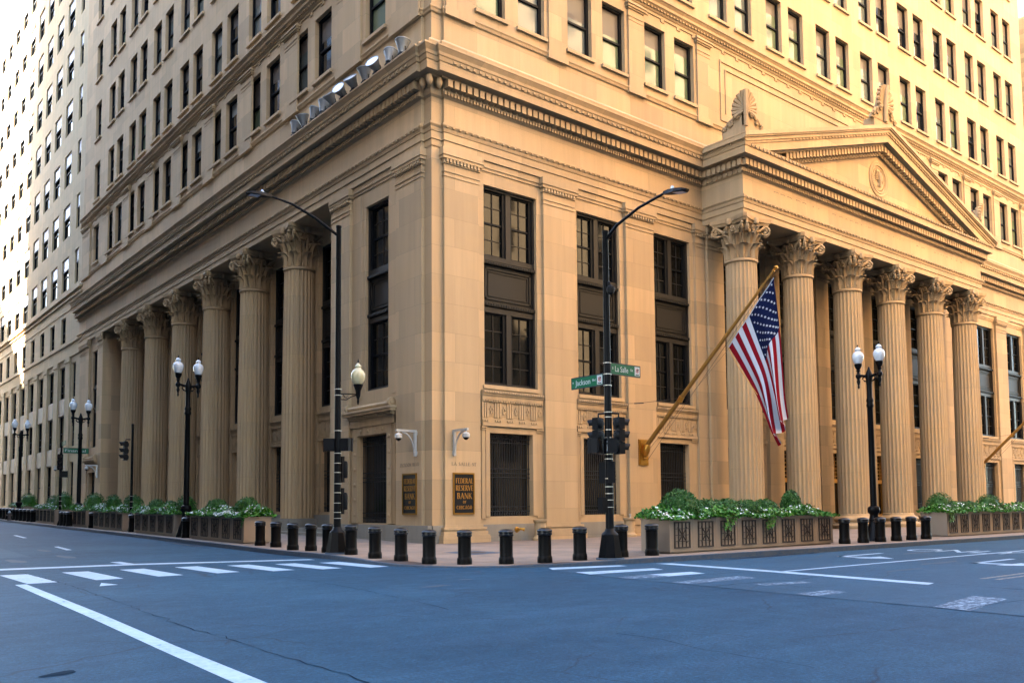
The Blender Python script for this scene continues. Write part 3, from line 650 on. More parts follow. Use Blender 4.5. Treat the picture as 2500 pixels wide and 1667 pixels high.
# ------------------------------------------------------------------ columns
def flute(a, z):
    t = (a/(2*math.pi)*24) % 1.0
    return 1.0 if t < .2 else 1-.085*math.sin(math.pi*(t-.2)/.8)**.6
def capital_mesh():
    mb = MB(); z0 = 14.2
    mb.lathe([(.80, z0-.1), (.85, z0-.06), (.86, z0), (.84, z0+.05), (.78, z0+.07), (.66, z0+.12), (.64, z0+1.1), (.74, z0+1.5), (.92, z0+1.8)], n=32)
    def leaf(an, h, rb, wd, curl, zb):
        nu, nv = 7, 11; vs = []
        for j in range(nv):
            t = j/(nv-1); zz = zb+h*min(t, .86)/.86 if t <= .86 else zb+h-(t-.86)*h*.55
            r = rb+.05+.10*t*t+ (curl*max(0, (t-.55)/.45)**1.5)
            wl = wd*(.55+.75*math.sin(math.pi*min(1, t*.80+.12)))*(1-.22*abs(math.sin(t*math.pi*3.5))) * (1 if t < .8 else (1-(t-.8)*2.6))
            for i in range(nu):
                s_ = (i/(nu-1)-.5)*2; ridge = .09*(1-abs(s_))+.05*math.cos(s_*9.4)
                a_ = an+s_*wl/2/rb; q = r+ridge-.06*abs(s_); vs.append((q*math.cos(a_), q*math.sin(a_), zz))
        mb.add(vs, [(j*nu+i, j*nu+i+1, (j+1)*nu+i+1, (j+1)*nu+i) for j in range(nv-1) for i in range(nu-1)], 0, False)
    for k in range(8): leaf(k*math.pi/4, .74, .68, .52, .34, z0+.08)
    for k in range(8): leaf((k+.5)*math.pi/4, 1.26, .68, .48, .40, z0+.1)
    for k in range(8): leaf((k)*math.pi/4+.0, 1.10, .74, .26, .26, z0+.62)
    def spiral(c, ax, r0, turns, rt, flip):
        pts = []; rr = []; nn = int(14*turns)
        for i in range(nn+1):
            t = i/nn; a_ = math.pi/2 - t*turns*2*math.pi*flip; r = r0*(1-t*.88)
            pts.append(c+ax*(r*math.cos(a_))+Vector((0, 0, r*math.sin(a_)))); rr.append(rt*(1-.35*t))
        mb.tube(pts, rr, 6)
        mb.lathe([(.001, -.05), (r0*.2, -.03), (r0*.2, .03), (.001, .05)], n=8, M4=Matrix.Translation(c) @ ax.cross(Vector((0, 0, 1))).to_track_quat('Z', 'Y').to_matrix().to_4x4())
        return pts[0]
    for k in range(4):
        D = Vector((math.cos(math.pi/4+k*math.pi/2), math.sin(math.pi/4+k*math.pi/2), 0)); Tn = Vector((-D.y, D.x, 0))
        for s_ in (-1, 1):
            ax = (D+Tn*.16*s_).normalized(); c = D*1.24+Tn*(.10*s_)+Vector((0, 0, z0+1.56))
            p0 = spiral(c, ax, .27, 1.8, .065, 1)
            st = D*.74+Tn*(.30*s_)+Vector((0, 0, z0+.95)); md = D*.90+Tn*(.26*s_)+Vector((0, 0, z0+1.55))
            mb.tube([st, st.lerp(md, .6)+Vector((0, 0, .05)), md, p0], [.05, .07, .08, .07], 6)
            # inner helices meeting on the face centre
            E = Vector((math.cos(k*math.pi/2+(math.pi/2 if s_ > 0 else 0)), math.sin(k*math.pi/2+(math.pi/2 if s_ > 0 else 0)), 0)); Q = Vector((-E.y, E.x, 0))*(-s_)
            c2 = E*.93+Q*.20+Vector((0, 0, z0+1.60)); spiral(c2, -Q, .17, 1.6, .045, 1)
            mb.tube([E*.76+Q*.32+Vector((0, 0, z0+1.0)), E*.84+Q*.36+Vector((0, 0, z0+1.4)), E*.92+Q*.24+Vector((0, 0, z0+1.76))], [.05, .06, .05], 6)
    def aba(rc, rm, za, zb, e=.0):
        poly = []
        for k in range(4):
            a0 = math.pi/4+k*math.pi/2; c_ = Vector((math.cos(a0), math.sin(a0))); t_ = Vector((-c_.y, c_.x))
            a1 = a0+math.pi/2; c2 = Vector((math.cos(a1), math.sin(a1))); t2 = Vector((-c2.y, c2.x))
            p = c_*rc+t_*.10; q = c2*rc-t2*.10; m_ = (c_+c2).normalized()*rm
            for i in range(8):
                s_ = i/8; b_ = p*(1-s_)**2+(m_*2-(p+q)*.5)*2*s_*(1-s_)*.5*1.0+q*s_*s_ + (p+q)*0
                # quadratic bezier through m_ at the middle
                ctrl = m_*2-(p+q)*.5
                b_ = p*(1-s_)**2+ctrl*2*s_*(1-s_)+q*s_*s_; poly.append(b_)
            poly.append(q)
        n_ = len(poly); vs = [(v_.x*(1 if z == zb else 1-e), v_.y*(1 if z == zb else 1-e), z) for z in (za, zb) for v_ in poly]
        mb.add(vs, [(i, (i+1) % n_, n_+(i+1) % n_, n_+i) for i in range(n_)]+[tuple(range(n_))[::-1], tuple(range(n_, 2*n_))])
    aba(1.50, .90, z0+1.86, z0+2.0, .06); aba(1.60, .98, z0+2.003, z0+2.195, .03)
    for k in range(4):
        a_ = k*math.pi/2; mb.lathe([(.001, -.2), (.12, -.14), (.17, 0), (.12, .16), (.001, .2)], n=8, cx=.98*math.cos(a_), cy=.98*math.sin(a_), M4=Matrix.Translation((0, 0, z0+1.98)))
    return mb
def column(lo, has_base):
    prof = []
    for i in range(15):
        t = i/14; z = lo+(14.12-lo)*t; r = .885-.09*(t**1.7); prof.append((r, z))
    mb = MB(); mb.lathe(prof, n=144, rf=flute, cap=False)
    mb.lathe([(.90, lo-.0), (.90, lo+.05), (.87, lo+.09)], n=40) if has_base else mb.lathe([(.885, lo-.02), (.89, lo+.03)], n=40)
    o = mb.build('column', M['column'], None, sharp=25)
    return o
capm = capital_mesh().build('capital', M['carved'], None, sharp=40)
col1 = column(.92, True); capm.parent = col1
bs = MB(); bs.lathe([(1.28, .1), (1.28, .17), (1.30, .22), (1.32, .33), (1.27, .42), (1.13, .45), (1.07, .50), (1.07, .56), (1.13, .60), (1.16, .68), (1.12, .77), (1.02, .80), (.95, .84), (.91, .92)], n=48)
bso = bs.build('column_base', M['column'], col1, sharp=60)
for k in range(6):
    o = col1 if k == 0 else dup(col1, parent=bank)
    o.parent = bank; o.location = (18.35+5.21*k, -1.75, 0)
col2 = column(1.06, False); c3 = capm.copy(); C.objects.link(c3); c3.parent = col2
for k in range(6):
    o = col2 if k == 0 else dup(col2, parent=bank)
    o.parent = bank; o.location = (.9, CB[k], 0)

# ------------------------------------------------------------------ pediment
mb = MB(FR); AP = 31.37; SL = .298; ZT = 24.63; EX = 14.85
def rake(a, b, d0, d1, base=19.80, ext=EX):   # a = lower offset, b = upper offset below the top line
    for s_ in (-1, 1):
        db = min(ext, (ZT-a-base)/SL); dt = min(ext, (ZT-b-base)/SL)
        P = [(AP+s_*db, ZT-a-SL*db), (AP, ZT-a), (AP, ZT-b), (AP+s_*dt, ZT-b-SL*dt)]
        if db < ext and dt < ext: pass
        v_ = [(u, d, z) for d in (d0, d1) for u, z in P]
        mb.add(v_, [(0, 1, 2, 3), (4, 5, 6, 7), (0, 1, 5, 4), (2, 3, 7, 6), (3, 0, 4, 7)])
rake(.22, 0, 0, 3.56); rake(.30, .22, 0, 3.50); rake(.48, .30, 2.3, 3.42); rake(.60, .48, 2.3, 3.36); rake(1.04, .60, 2.3, 3.305); rake(1.14, 1.04, 2.3, 2.98); rake(1.52, 1.14, 2.3, 2.76); rake(1.72, 1.52, 2.3, 2.76)
mb.add([(AP-EX, 2.6, 19.8), (AP+EX, 2.6, 19.8), (AP+EX, 2.6, 19.9), (AP, 2.6, ZT-1.3), (AP-EX, 2.6, 19.9)], [(0, 1, 2, 3, 4)])
mb.add([(AP-14, .02, 19.7), (AP+14, .02, 19.7), (AP, .02, ZT-.3)], [(0, 1, 2)])
part(mb, 'pediment', M['stone'])
mb = MB(FR)
k = 0
while True:
    du = .2+.33*k; k += 1
    if ZT-1.5-SL*du < 19.95: break
    for s_ in (-1, 1):
        u = AP+s_*du; z = ZT-SL*du
        mb.box(u-.115, u+.115, 2.7, 3.04, z-1.50, z-1.17)
        for q in (-.083, .083): mb.box(u+q-.05, u+q+.05, 2.74, 2.81, z-1.68, z-1.56)
        mb.box(u-.06, u+.06, 3.35, 3.40, z-.58, z-.50)
part(mb, 'raking_dentils', M['carved'])
mb = MB(FR)   # round seal with an eagle in relief
TM = lambda z: Matrix.Translation((31.35, z, 21.45)) @ Matrix.Rotation(-math.pi/2, 4, 'X')
mb.lathe([(1.12, 0), (1.12, .05), (1.05, .09), (.98, .06), (.92, .05), (.90, .09), (.84, .09), (.80, .03), (.001, .03)], n=48, M4=TM(2.6), cap=False)
for i in range(36):
    a_ = i/36*2*math.pi; c_, s_ = math.cos(a_), math.sin(a_)
    mb.box(31.35+c_*.7-.03, 31.35+c_*.7+.03, 2.62, 2.66, 21.45+s_*.7-.03, 21.45+s_*.7+.03)
for s_ in (-1, 1):
    for i in range(6):
        a_ = R_(100-i*17); L_ = .52-.03*i; x = 31.35+s_*.10; z = 21.62-.04*i
        p0 = Vector((x, z)); p1 = Vector((x+s_*L_*math.cos(a_-.5), z+L_*math.sin(a_-.5)-.05))
        mb.tube([(p0.x, 2.66, p0.y), ((p0.x+p1.x)/2+s_*.05, 2.68, (p0.y+p1.y)/2+.05), (p1.x, 2.65, p1.y)], [.05, .045, .02], 5)
    mb.tube([(31.35+s_*.08, 2.66, 21.2), (31.35+s_*.2, 2.66, 20.98)], [.05, .03], 5)
mb.tube([(31.35, 2.67, 20.95), (31.35, 2.70, 21.25), (31.35, 2.70, 21.6), (31.32, 2.69, 21.85), (31.25, 2.68, 21.93)], [.05, .15, .15, .08, .03], 8)
part(mb, 'eagle_seal', M['carved'])

# acroteria: palmettes
def palmette(mb, org, ax, s_, H, W, half=False, dirn=Vector((0, 0, 1)), nr=Vector((0, -1, 0))):
    # s_: list of signs to draw; lobes fan from a heart at .42 H
    ax = Vector(ax); heart = Vector(org)+Vector((0, 0, H*.45))
    for sg in s_:
        for i in range(7):
            a_ = R_(6+i*17.5); L_ = H*.55*(1-.055*i); tip = heart+ax*sg*math.sin(a_)*L_*.92+Vector((0, 0, math.cos(a_)*L_))
            mid = heart.lerp(tip, .55)+Vector((0, 0, .03))
            mb.tube([heart, mid+nr*.05, tip+nr*.12, tip-Vector((0, 0, .05))+nr*.16], [.05, .10, .13, .05], 7)
        # scrolls running out and down
        for j, (cx_, cz_, r_) in enumerate(((.30, .36, .17), (.58, .20, .15), (.84, .10, .10))):
            c = Vector(org)+ax*sg*cx_*W+Vector((0, 0, cz_*H)); pts = []
            for i in range(15):
                t = i/14; a2 = math.pi*.5+sg*0+t*3.4*math.pi; r = r_*H*.55*(1-.8*t); pts.append(c+ax*sg*(-math.cos(a2)*r)+Vector((0, 0, math.sin(a2)*r))+nr*.06)
            mb.tube(pts, [.075*(1-.4*i/14) for i in range(15)], 6)
        pts = [Vector(org)+ax*sg*x*W+Vector((0, 0, z*H)) for x, z in ((0, .5), (.2, .42), (.4, .42), (.52, .3), (.72, .25), (.85, .12), (1.0, .08))]
        mb.tube(pts, [.10, .11, .09, .10, .08, .08, .05], 6)
        poly = [(0, 0), (1.0, 0), (.97, .06), (.7, .22), (.45, .42), (.33, .62), (.16, .85), (0, .93)]
        vs = [tuple(Vector(org)+ax*sg*x*W+Vector((0, 0, z*H))+nr*e) for e in (0, -.22) for x, z in poly]; n_ = len(poly)
        mb.add(vs, [tuple(range(n_)), tuple(range(n_, 2*n_))]+[(i, (i+1) % n_, n_+(i+1) % n_, n_+i) for i in range(n_)])
mb = MB(); mb.box(17.35, 18.9, -2.95, -2.5, 19.9, 20.98); mb.box(17.36, 17.8, -2.499, -1.5, 19.9, 20.97)
palmette(mb, (17.45, -2.9, 20.95), (1, 0, 0), [1], 1.85, 1.5); palmette(mb, (17.45, -2.9, 20.95), (0, 1, 0), [1], 1.85, 1.5, nr=Vector((-1, 0, 0)))
mb.tube([(17.4, -2.95, 20.9), (17.38, -2.98, 21.9), (17.3, -3.05, 22.75)], [.10, .14, .12], 8); part(mb, 'acroterion', M['carved'])
mb = MB(); mb.box(30.2, 32.55, -3.1, -2.4, 24.1, 24.95); palmette(mb, (31.37, -3.1, 24.9), (1, 0, 0), [-1, 1], 2.3, 1.45)
mb.tube([(31.37, -3.2, 24.9), (31.37, -3.25, 26), (31.45, -3.35, 27.15)], [.12, .16, .12], 8); part(mb, 'acroterion', M['carved'])
mb = MB(); mb.box(43.9, 45.4, -2.95, -2.5, 19.9, 20.98); mb.box(44.95, 45.39, -2.499, -1.5, 19.9, 20.97)
palmette(mb, (45.3, -2.9, 20.95), (-1, 0, 0), [1], 1.85, 1.5); palmette(mb, (45.3, -2.9, 20.95), (0, 1, 0), [1], 1.85, 1.5, nr=Vector((1, 0, 0)))
part(mb, 'acroterion', M['carved'])

# ------------------------------------------------------------------ tall bronze windows, barred windows
def tall_window(T, u0, u1, z0, z1, d, rec=.34):
    """bronze frame > glass panes, spandrel panel"""
    g = d-rec; H_ = (z1-z0)/8.64; up = z0+5.59*H_; lo = z0+3.26*H_
    fr = MB(T); sas = []; gl = MB(T)
    fr.box(u0, u0+.10, g-.1, g+.18, z0, z1); fr.box(u1-.10, u1, g-.1, g+.18, z0, z1); fr.box(u0+.1, u1-.1, g-.1, g+.17, z1-.12, z1)
    fr.box(u0+.1, u1-.1, g-.1, g+.22, z0, z0+.10); fr.box(u0+.1, u1-.1, g-.1, g+.17, lo-.10, lo+.12); fr.box(u0+.1, u1-.1, g-.1, g+.17, up-.16, up+.05)
    wide = (u1-u0) > 2.3; cols = []
    c = (u0+u1)/2
    if wide:
        for a, b in ((z0+.1, lo-.1), (up+.05, z1-.12)): fr.box(c-.13, c+.13, g-.1, g+.16, a, b)
        cols = [(u0+.1, c-.13), (c+.13, u1-.1)]
    else: cols = [(u0+.1, u1-.1)]
    panes = []
    for a, b in cols:
        sa = MB(T); sas.append(sa)
        for z_0, z_1 in ((z0+.1, lo-.1), (up+.05, z1-.12)):
            m_ = (z_0+z_1)/2
            sa.box(a, a+.09, g-.1, g+.12, z_0, z_1); sa.box(b-.16, b, g-.1, g+.10, z_0, z_1); sa.box(a+.09, b-.16, g-.1, g+.06, m_-.04, m_+.04); sa.box(a+.09, b-.16, g-.1, g+.06, z_0, z_0+.07); sa.box(a+.09, b-.16, g-.1, g+.06, z_1-.07, z_1)
            x0, x1 = a+.09, b-.16
            nc = 2
            for k in range(1, nc): x = x0+(x1-x0)*k/nc; fr.box(x-.018, x+.018, g-.05, g+.03, z_0+.07, m_-.04); fr.box(x-.018, x+.018, g-.02, g+.045, m_+.04, z_1-.07)
            for zc in ((z_0+m_)/2, (m_+z_1)/2): fr.box(x0, x1, g-.02, g+.028, zc-.018, zc+.018)
            panes.append((x0, x1, z_0, z_1))
    o = fr.build('tall_window', M['bronze'], bank)
    for sa in sas: sa.build('sash', M['sash'], o)
    for (x0, x1, a, b) in panes:
        gl = MB(T); gl.box(x0, x1, g-.03, g, a, b); gl.build('glass_pane', M['glasslow'], o)
        if random.random() < .35:
            bm_ = MB(T); bm_.box(x0, x1, g-.4, g-.35, a, b); bm_.build('room_screen', M['bronze2'], o)
    pn = MB(T); p0, p1 = lo+.12, up-.16
    pn.box(u0+.05, u1-.05, g-.05, g+.10, p0, p1); pn.box(u0+.02, u1-.02, g, g+.26, p1-.18, p1-.05); pn.box(u0+.02, u1-.02, g, g+.24, p0+.05, p0+.2)
    for a, b, c_, e in ((u0+.2, u0+.28, p0+.35, p1-.3), (u1-.28, u1-.2, p0+.35, p1-.3), (u0+.2, u1-.2, p0+.35, p0+.43), (u0+.2, u1-.2, p1-.38, p1-.3)): pn.box(a, b, g+.1, g+.15, c_, e)
    for a, b, c_, e in ((u0+.38, u0+.41, p0+.5, p1-.47), (u1-.41, u1-.38, p0+.5, p1-.47), (u0+.38, u1-.38, p0+.5, p0+.53), (u0+.38, u1-.38, p1-.5, p1-.47)): pn.box(a, b, g+.1, g+.13, c_, e)
    for i in range(int((u1-u0)/.14)): u = u0+.07+.14*i; pn.box(u-.04, u+.04, g+.2, g+.29, p1-.17, p1-.08); pn.box(u-.04, u+.04, g+.2, g+.27, p0+.08, p0+.17)
    pn.build('spandrel_panel', M['bronze2'], o)
for a, b in BW: tall_window(FR, a, b, 6.76, 15.4, -.15)
for a, b in PW: tall_window(FR, a, b, 6.76, 15.4, -.15, .24)
tall_window(FL, 3.5, 5.5, 6.8, 15.25, -.15); tall_window(FL, 50.45, 52.1, 6.9, 15.2, -.15)
for c in LC: tall_window(FL, c-2.12, c+2.12, 6.9, 15.5, -1.75, .28)
def barred(T, u0, u1, z0, z1, d, hang=True):
    mb = MB(T); H = z1-z0
    n_ = int((u1-u0)/.135)
    for i in range(n_+1):
        u = u0+.05+(u1-u0-.1)*i/n_; mb.box(u-.012, u+.012, d-.22, d-.196, z0+.02, z1-.02)
    for f_ in (.06, .115, .47, .52, .575, .89, .94): z = z0+H*f_; mb.box(u0, u1, d-.23, d-.19, z-.014, z+.014)
    for i in range(n_):
        u = u0+.05+(u1-u0-.1)*(i+.5)/n_
        mb.tube([(u-.05, d-.2, z1-.34), (u-.03, d-.17, z1-.2), (u+.03, d-.15, z1-.12), (u+.06, d-.18, z1-.16)], .012, 4)
        mb.tube([(u-.04, d-.2, z0+.24), (u+.02, d-.17, z0+.16), (u-.02, d-.17, z0+.08), (u+.04, d-.2, z0+.01)], .014, 4)
    o = mb.build('barred_window', M['bars'], bank)
    g = MB(T); g.box(u0, u1, d-.40, d-.36, z0, z1); g.build('glass_pane', M['glassdark'], o)
    return o
for a, b in GW: barred(FR, a, b, 1.19, 4.72, -.15)
for a, b in (PW[0], PW[4]): barred(FR, a+.25, b-.25, 1.19, 4.72, -.15)
barred(FL, 3.5, 6.0, .92, 4.8, -.15); barred(FL, 50.3, 52.3, 1.2, 4.9, -.15)
for c in LC: barred(FL, c-1.9, c+1.9, 1.4, 5.1, -1.70)
for a, b in PW[1:4]:      # gilt bronze entrance doors under the portico
    a += .1; b -= .1; c = (a+b)/2; mb = MB(FR); d = -.6
    mb.box(a, b, d-.1, d, .2, .9); mb.box(a, b, d-.1, d+.05, 2.9, 3.15); mb.box(a, b, d-.1, d+.08, 4.95, 5.3)
    for u in (a+.08, c, b-.08): mb.box(u-.08, u+.08, d-.1, d+.06, .2, 4.95)
    for i in range(7): z = 3.3+.24*i; mb.box(a, b, d-.06, d-.02, z, z+.04)
    for i in range(12): u = a+(b-a)*i/12; mb.box(u, u+.03, d-.05, d-.01, 3.15, 4.95)
    o = mb.build('entrance_door', M['gold'], bank)
    g = MB(FR); g.box(a, b, d-.14, d-.11, .2, 5.3); g.build('glass_pane', M['glassdark'], o)

# ------------------------------------------------------------------ tower
def zrow(i): return (22.95, 26.2) if i == 0 else (28.47+5.4*(i-1), 31.78+5.4*(i-1))
NR = 7; TOPZ = 60.0
winR, winL = [], []
for k in range(11):
    for u in (2.4+5.36*k, 4.72+5.36*k):
        for i in range(NR):
            if i == 0 and 3 <= k <= 7: continue
            winR.append((u, u+1.58, *zrow(i), i))
ys = [3.55]+[v for k in range(7) for v in (8.6+5.88*k, 11.15+5.88*k)]+[50.65]
for y in ys:
    for i in range(NR): winL.append((y, y+1.75, *zrow(i), i))
mb = MB(FR); wallgrid(mb, .68, RL-.3, 20.0, TOPZ, [h[:4] for h in winR], 0, .42)
mb.T = FL; wallgrid(mb, .68, TL, 20.0, TOPZ, [h[:4] for h in winL], 0, .42)
mb.T = ID
mb.add([(.15, .68, 20), (.15, .15, 20), (.68, .15, 20), (.15, .68, TOPZ), (.15, .15, TOPZ), (.68, .15, TOPZ), (0, .68, 20), (0, .68, TOPZ), (.68, 0, 20), (.68, 0, TOPZ)], [(0, 1, 4, 3), (1, 2, 5, 4), (0, 6, 7, 3), (2, 8, 9, 5)])
mb.add([(RL-.3, 0, 20), (RL-.3, 30, 20), (RL-.3, 30, TOPZ), (RL-.3, 0, TOPZ), (0, TL, 20), (12, TL, 20), (12, TL, TOPZ), (0, TL, TOPZ), (RL-.3, TL, TOPZ)], [(0, 1, 2, 3), (4, 5, 6, 7)])
mb.add([(0, .68, TOPZ), (.68, 0, TOPZ), (RL-.3, 0, TOPZ), (RL-.3, TL, TOPZ), (0, TL, TOPZ)], [(0, 1, 2, 3, 4)])
part(mb, 'tower_wall', M['stone'])
mb = MB(); sweep(mb, TP, [(0, 22.10), (.07, 22.14), (.10, 22.24), (.14, 22.30), (.14, 22.36), (0, 22.40)])
sweep(mb, TP, [(0, 26.96), (.05, 27.0), (.09, 27.1), (.20, 27.2), (.26, 27.24), (.26, 27.38), (.34, 27.48), (.40, 27.52), (.40, 27.60), (0, 27.72)])
part(mb, 'string_course', M['stone'])
mb = MB()
def pil(T, a, b):
    mb.T = T; mb.box(a, b, -.02, .10, 22.36, 26.9)
    for z0, z1, o in ((26.05, 26.10, .03), (26.42, 26.5, .06), (26.5, 26.62, .12), (26.62, 26.7, .17), (25.85, 25.89, .02)): mb.box(a-o, b+o, 0, .10+o, z0, z1)
    mb.box(a-.1, b+.1, -.02, .17, 22.08, 22.42)
def fret(T, a, b): # shallow keyed band under the string course
    mb.T = T; k = max(1, int((b-a)/1.25))
    for i in range(k):
        u = a+(b-a)*i/k; w_ = (b-a)/k
        mb.box(u, u+w_*.78, 0, .05, 26.78, 26.81); mb.box(u+w_*.78, u+w_*.81, 0, .05, 26.62, 26.81); mb.box(u+w_*.81, u+w_, 0, .05, 26.62, 26.65)
for k in range(11):
    a = 6.5+5.36*k
    if k not in (3, 4, 5, 6): pil(FR, a, a+1.05)
pil(FR, .75, 2.1); fret(FR, .7, RL-.6)
mb.T = FR  # blank framed panel behind the pediment
for a, b, c_, d_ in ((19.25, 43.0, 26.1, 26.2), (19.25, 43.0, 22.75, 22.85), (19.25, 19.36, 22.85, 26.1), (42.9, 43.0, 22.85, 26.1), (19.7, 42.6, 25.72, 25.77), (19.7, 19.75, 23.2, 25.72)): mb.box(a, b, 0, .06, c_, d_)
pil(FL, .75, 2.9)
for k in range(8): a = 6.95+5.88*k-.35; pil(FL, a-.3 if k else a-1.0, a+1.35-.15)
pil(FL, 53.1, 55.7); fret(FL, .7, TL-.2)
k = 0
for T, L_ in ((FR, RL-.4), (FL, TL)):
    mb.T = T
    for i in range(int(L_/.25)): u = .75+.25*i; mb.box(u, u+.13, .05, .17, 27.08, 27.17)
part(mb, 'mezzanine_pilasters', M['stone'])

def score(T, a, b, z0, z1):
    ps = [proj(*T(u, 0, z)) for u in (a, b) for z in (z0, z1)]
    if not any(-20 < x < 2520 and -20 < y < 1680 for x, y in ps): return 0
    xs = [p_[0] for p_ in ps]; yy = [p_[1] for p_ in ps]
    return (min(max(xs), 2500)-max(min(xs), 0))*(min(max(yy), 1667)-max(min(yy), 0))
def sashwin(T, a, b, z0, z1, mbs=None, bl=None, light=False, d=0.):
    own = mbs is None
    s, g, q, sl_ = (MB(T), MB(T), MB(T), MB(T)) if own else mbs
    for m_ in (s, g, q, sl_): m_.T = T
    sl_.box(a-.12, b+.12, -.3, .13, z0-.15, z0)
    r = d-.30; m_ = z0+(z1-z0)*.48
    s.box(a, a+.15, r-.12, r+.08, z0, z1); s.box(b-.15, b, r-.12, r+.08, z0, z1)
    s.box(a+.16, b-.16, r-.12, r+.10, z1-.12, z1); s.box(a+.16, b-.16, r-.12, r+.10, z0, z0+.09); s.box(a+.16, b-.16, r-.1, r+.07, m_-.05, m_+.05)
    bl = random.choice((.16, .24, .28, .30, .34, .42, .5)) if bl is None else bl
    zb = z1-.12-(z1-z0-.2)*bl
    g.box(a+.16, b-.16, r-.06, r-.03, z0+.09, zb); q.box(a+.16, b-.16, r-.06, r-.028, zb, z1-.12)
    if own:
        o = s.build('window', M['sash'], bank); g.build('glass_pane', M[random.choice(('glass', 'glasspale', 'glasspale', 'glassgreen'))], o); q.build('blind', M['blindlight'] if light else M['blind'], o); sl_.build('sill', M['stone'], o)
cand = [(score(FR, *w_[:4]), 'R', w_) for w_ in winR]+[(score(FL, *w_[:4]), 'L', w_) for w_ in winL]
cand = sorted([c_ for c_ in cand if c_[0] > 0], key=lambda c_: -c_[0])
for sc_, s_, w_ in cand[:100]: sashwin(FR if s_ == 'R' else FL, *w_[:4], light=(s_ == 'L' and random.random() < .3))
rest = (MB(), MB(), MB(), MB())
for sc_, s_, w_ in cand[100:]: sashwin(FR if s_ == 'R' else FL, *w_[:4], mbs=rest)
unseen = [(0, s_, w_) for s_, l_ in (('R', winR), ('L', winL)) for w_ in l_ if not any(c_[1] == s_ and c_[2] == w_ for c_ in cand)]
for sc_, s_, w_ in unseen: sashwin(FR if s_ == 'R' else FL, *w_[:4], mbs=rest)
o = rest[0].build('window', M['sash'], bank); tag(o, kind='stuff'); rest[1].build('glass_pane', M['glass'], o); rest[2].build('blind', M['blind'], o); rest[3].build('sill', M['stone'], o)

# ------------------------------------------------------------------ annex further down Jackson
annex = thing('office_building', 'pale stone office block with tall piers and white window shades, beyond the bank tower', 'building', (0, 0, 0))
A0, A1 = TL+.02, 150.0; hs = []
def arow(i): return (22.5+5.17*i, 25.7+5.17*i)
cols = [(57.4, 58.7)]+[(61.1+4.6*k, 63.75+4.6*k) for k in range(19)]
AW = []
for (a, b) in cols:
    for i in range(8): AW.append((a, b, *arow(i), 'shade'))
    if a > 60:
        AW.append((a+.5, b-.3, 17.45, 19.9, 'plain')); AW.append((a+.05, b-.25, 12.1, 15.15, 'plain')); AW.append((a+.05, b-.25, 7.5, 10.5, 'plain'))
        AW.append((a+.05, b-.25, 2.2, 5.9, 'ground'))
    else: AW.append((a, b, 11.9, 15.1, 'plain')); AW.append((a, b, 7.4, 10.4, 'plain')); AW.append((a, b, 1.9, 6.0, 'ground'))
mb = MB(FL); wallgrid(mb, A0, A1, 0, 66, [h[:4] for h in AW], 0, .5); mb.add([(A0, 0, 0), (A0, -10, 0), (A0, -10, 66), (A0, 0, 66), (A1, -10, 66), (A1, 0, 66), (A1, 0, 0), (A1, -10, 0)], [(0, 1, 2, 3), (3, 2, 4, 5), (5, 4, 7, 6)])
mb.build('wall', M['stone2'], annex)
mb = MB(FL)
for z0, z1, d_ in ((21.3, 21.42, .15), (21.75, 21.9, .22), (17.0, 17.15, .12), (20.3, 20.36, .06), (15.75, 16.0, .10)): mb.box(A0, A1, -.05, d_, z0, z1)
mb.build('string_course', M['stone2'], annex)
mb = MB(FL)
for k in range(-1, 19):
    a = 63.85+4.6*k; mb.box(a-.05, a+1.65, -.02, .10, 0, 15.3); mb.box(a-.12, a+1.72, -.02, .17, 15.3, 15.75)
mb.build('pier', M['stone2'], annex)
mb = MB(FL)
for a, b in cols[1:]:
    mb.box(a+.02, b-.2, -.3, .015, 10.5, 12.1); mb.box(a+.02, b-.2, -.3, .015, 5.9, 7.5)
mb.build('spandrel', mat('russet spandrel', (.20, .14, .11), .6), annex)
cand = sorted([(score(FL, *h[:4]), h) for h in AW], key=lambda c_: -c_[0])
M['plywood'] = mat('boarded opening', (.50, .36, .20), .8)
def awin(h, mbs=None):
    a, b, z0, z1, kd = h
    s, g, q, ply = mbs or (MB(FL), MB(FL), MB(FL), MB(FL)); r = -.22; c = (a+b)/2; m_ = z0+(z1-z0)*.45
    s.box(a, a+.10, r-.1, r+.06, z0, z1); s.box(b-.10, b, r-.1, r+.06, z0, z1); s.box(a+.1, b-.1, r-.1, r+.05, z0, z0+.08)
    s.box(a+.1, b-.1, r-.1, r+.05, m_-.04, m_+.04)
    if kd == 'shade':
        zb = z1-1.15; q.box(a+.1, b-.1, r-.02, r+.10, zb, z1); s.box(a+.1, b-.1, r-.02, r+.16, zb-.10, zb); g.box(a+.1, b-.1, r-.06, r-.03, z0+.08, zb)
    elif kd == 'ground' and a > 68: ply.box(a+.1, b-.1, r-.06, r-.02, z0, z1)
    else: g.box(a+.1, b-.1, r-.06, r-.03, z0+.08, z1); s.box(a+.1, b-.1, r-.1, r+.05, z0+(z1-z0)*.2, z0+(z1-z0)*.2+.06); s.box(a+.1, b-.1, r-.1, r+.05, z1-.1, z1)
    if not mbs:
        o = s.build('window', M['sash'], annex)
        if g.v: g.build('glass_pane', M['glass'], o)
        if q.v: q.build('shade', M['lilac'], o)
        if ply.v: ply.build('board', M['plywood'], o)
for s_, h in cand[:100]: awin(h)
rest = (MB(FL), MB(FL), MB(FL), MB(FL))
for s_, h in cand[100:]: awin(h, rest)
o = rest[0].build('window', M['sash'], annex); tag(o, kind='stuff'); rest[1].build('glass_pane', M['glass'], o); rest[2].build('shade', M['lilac'], o)
if rest[3].v: rest[3].build('board', M['plywood'], o)

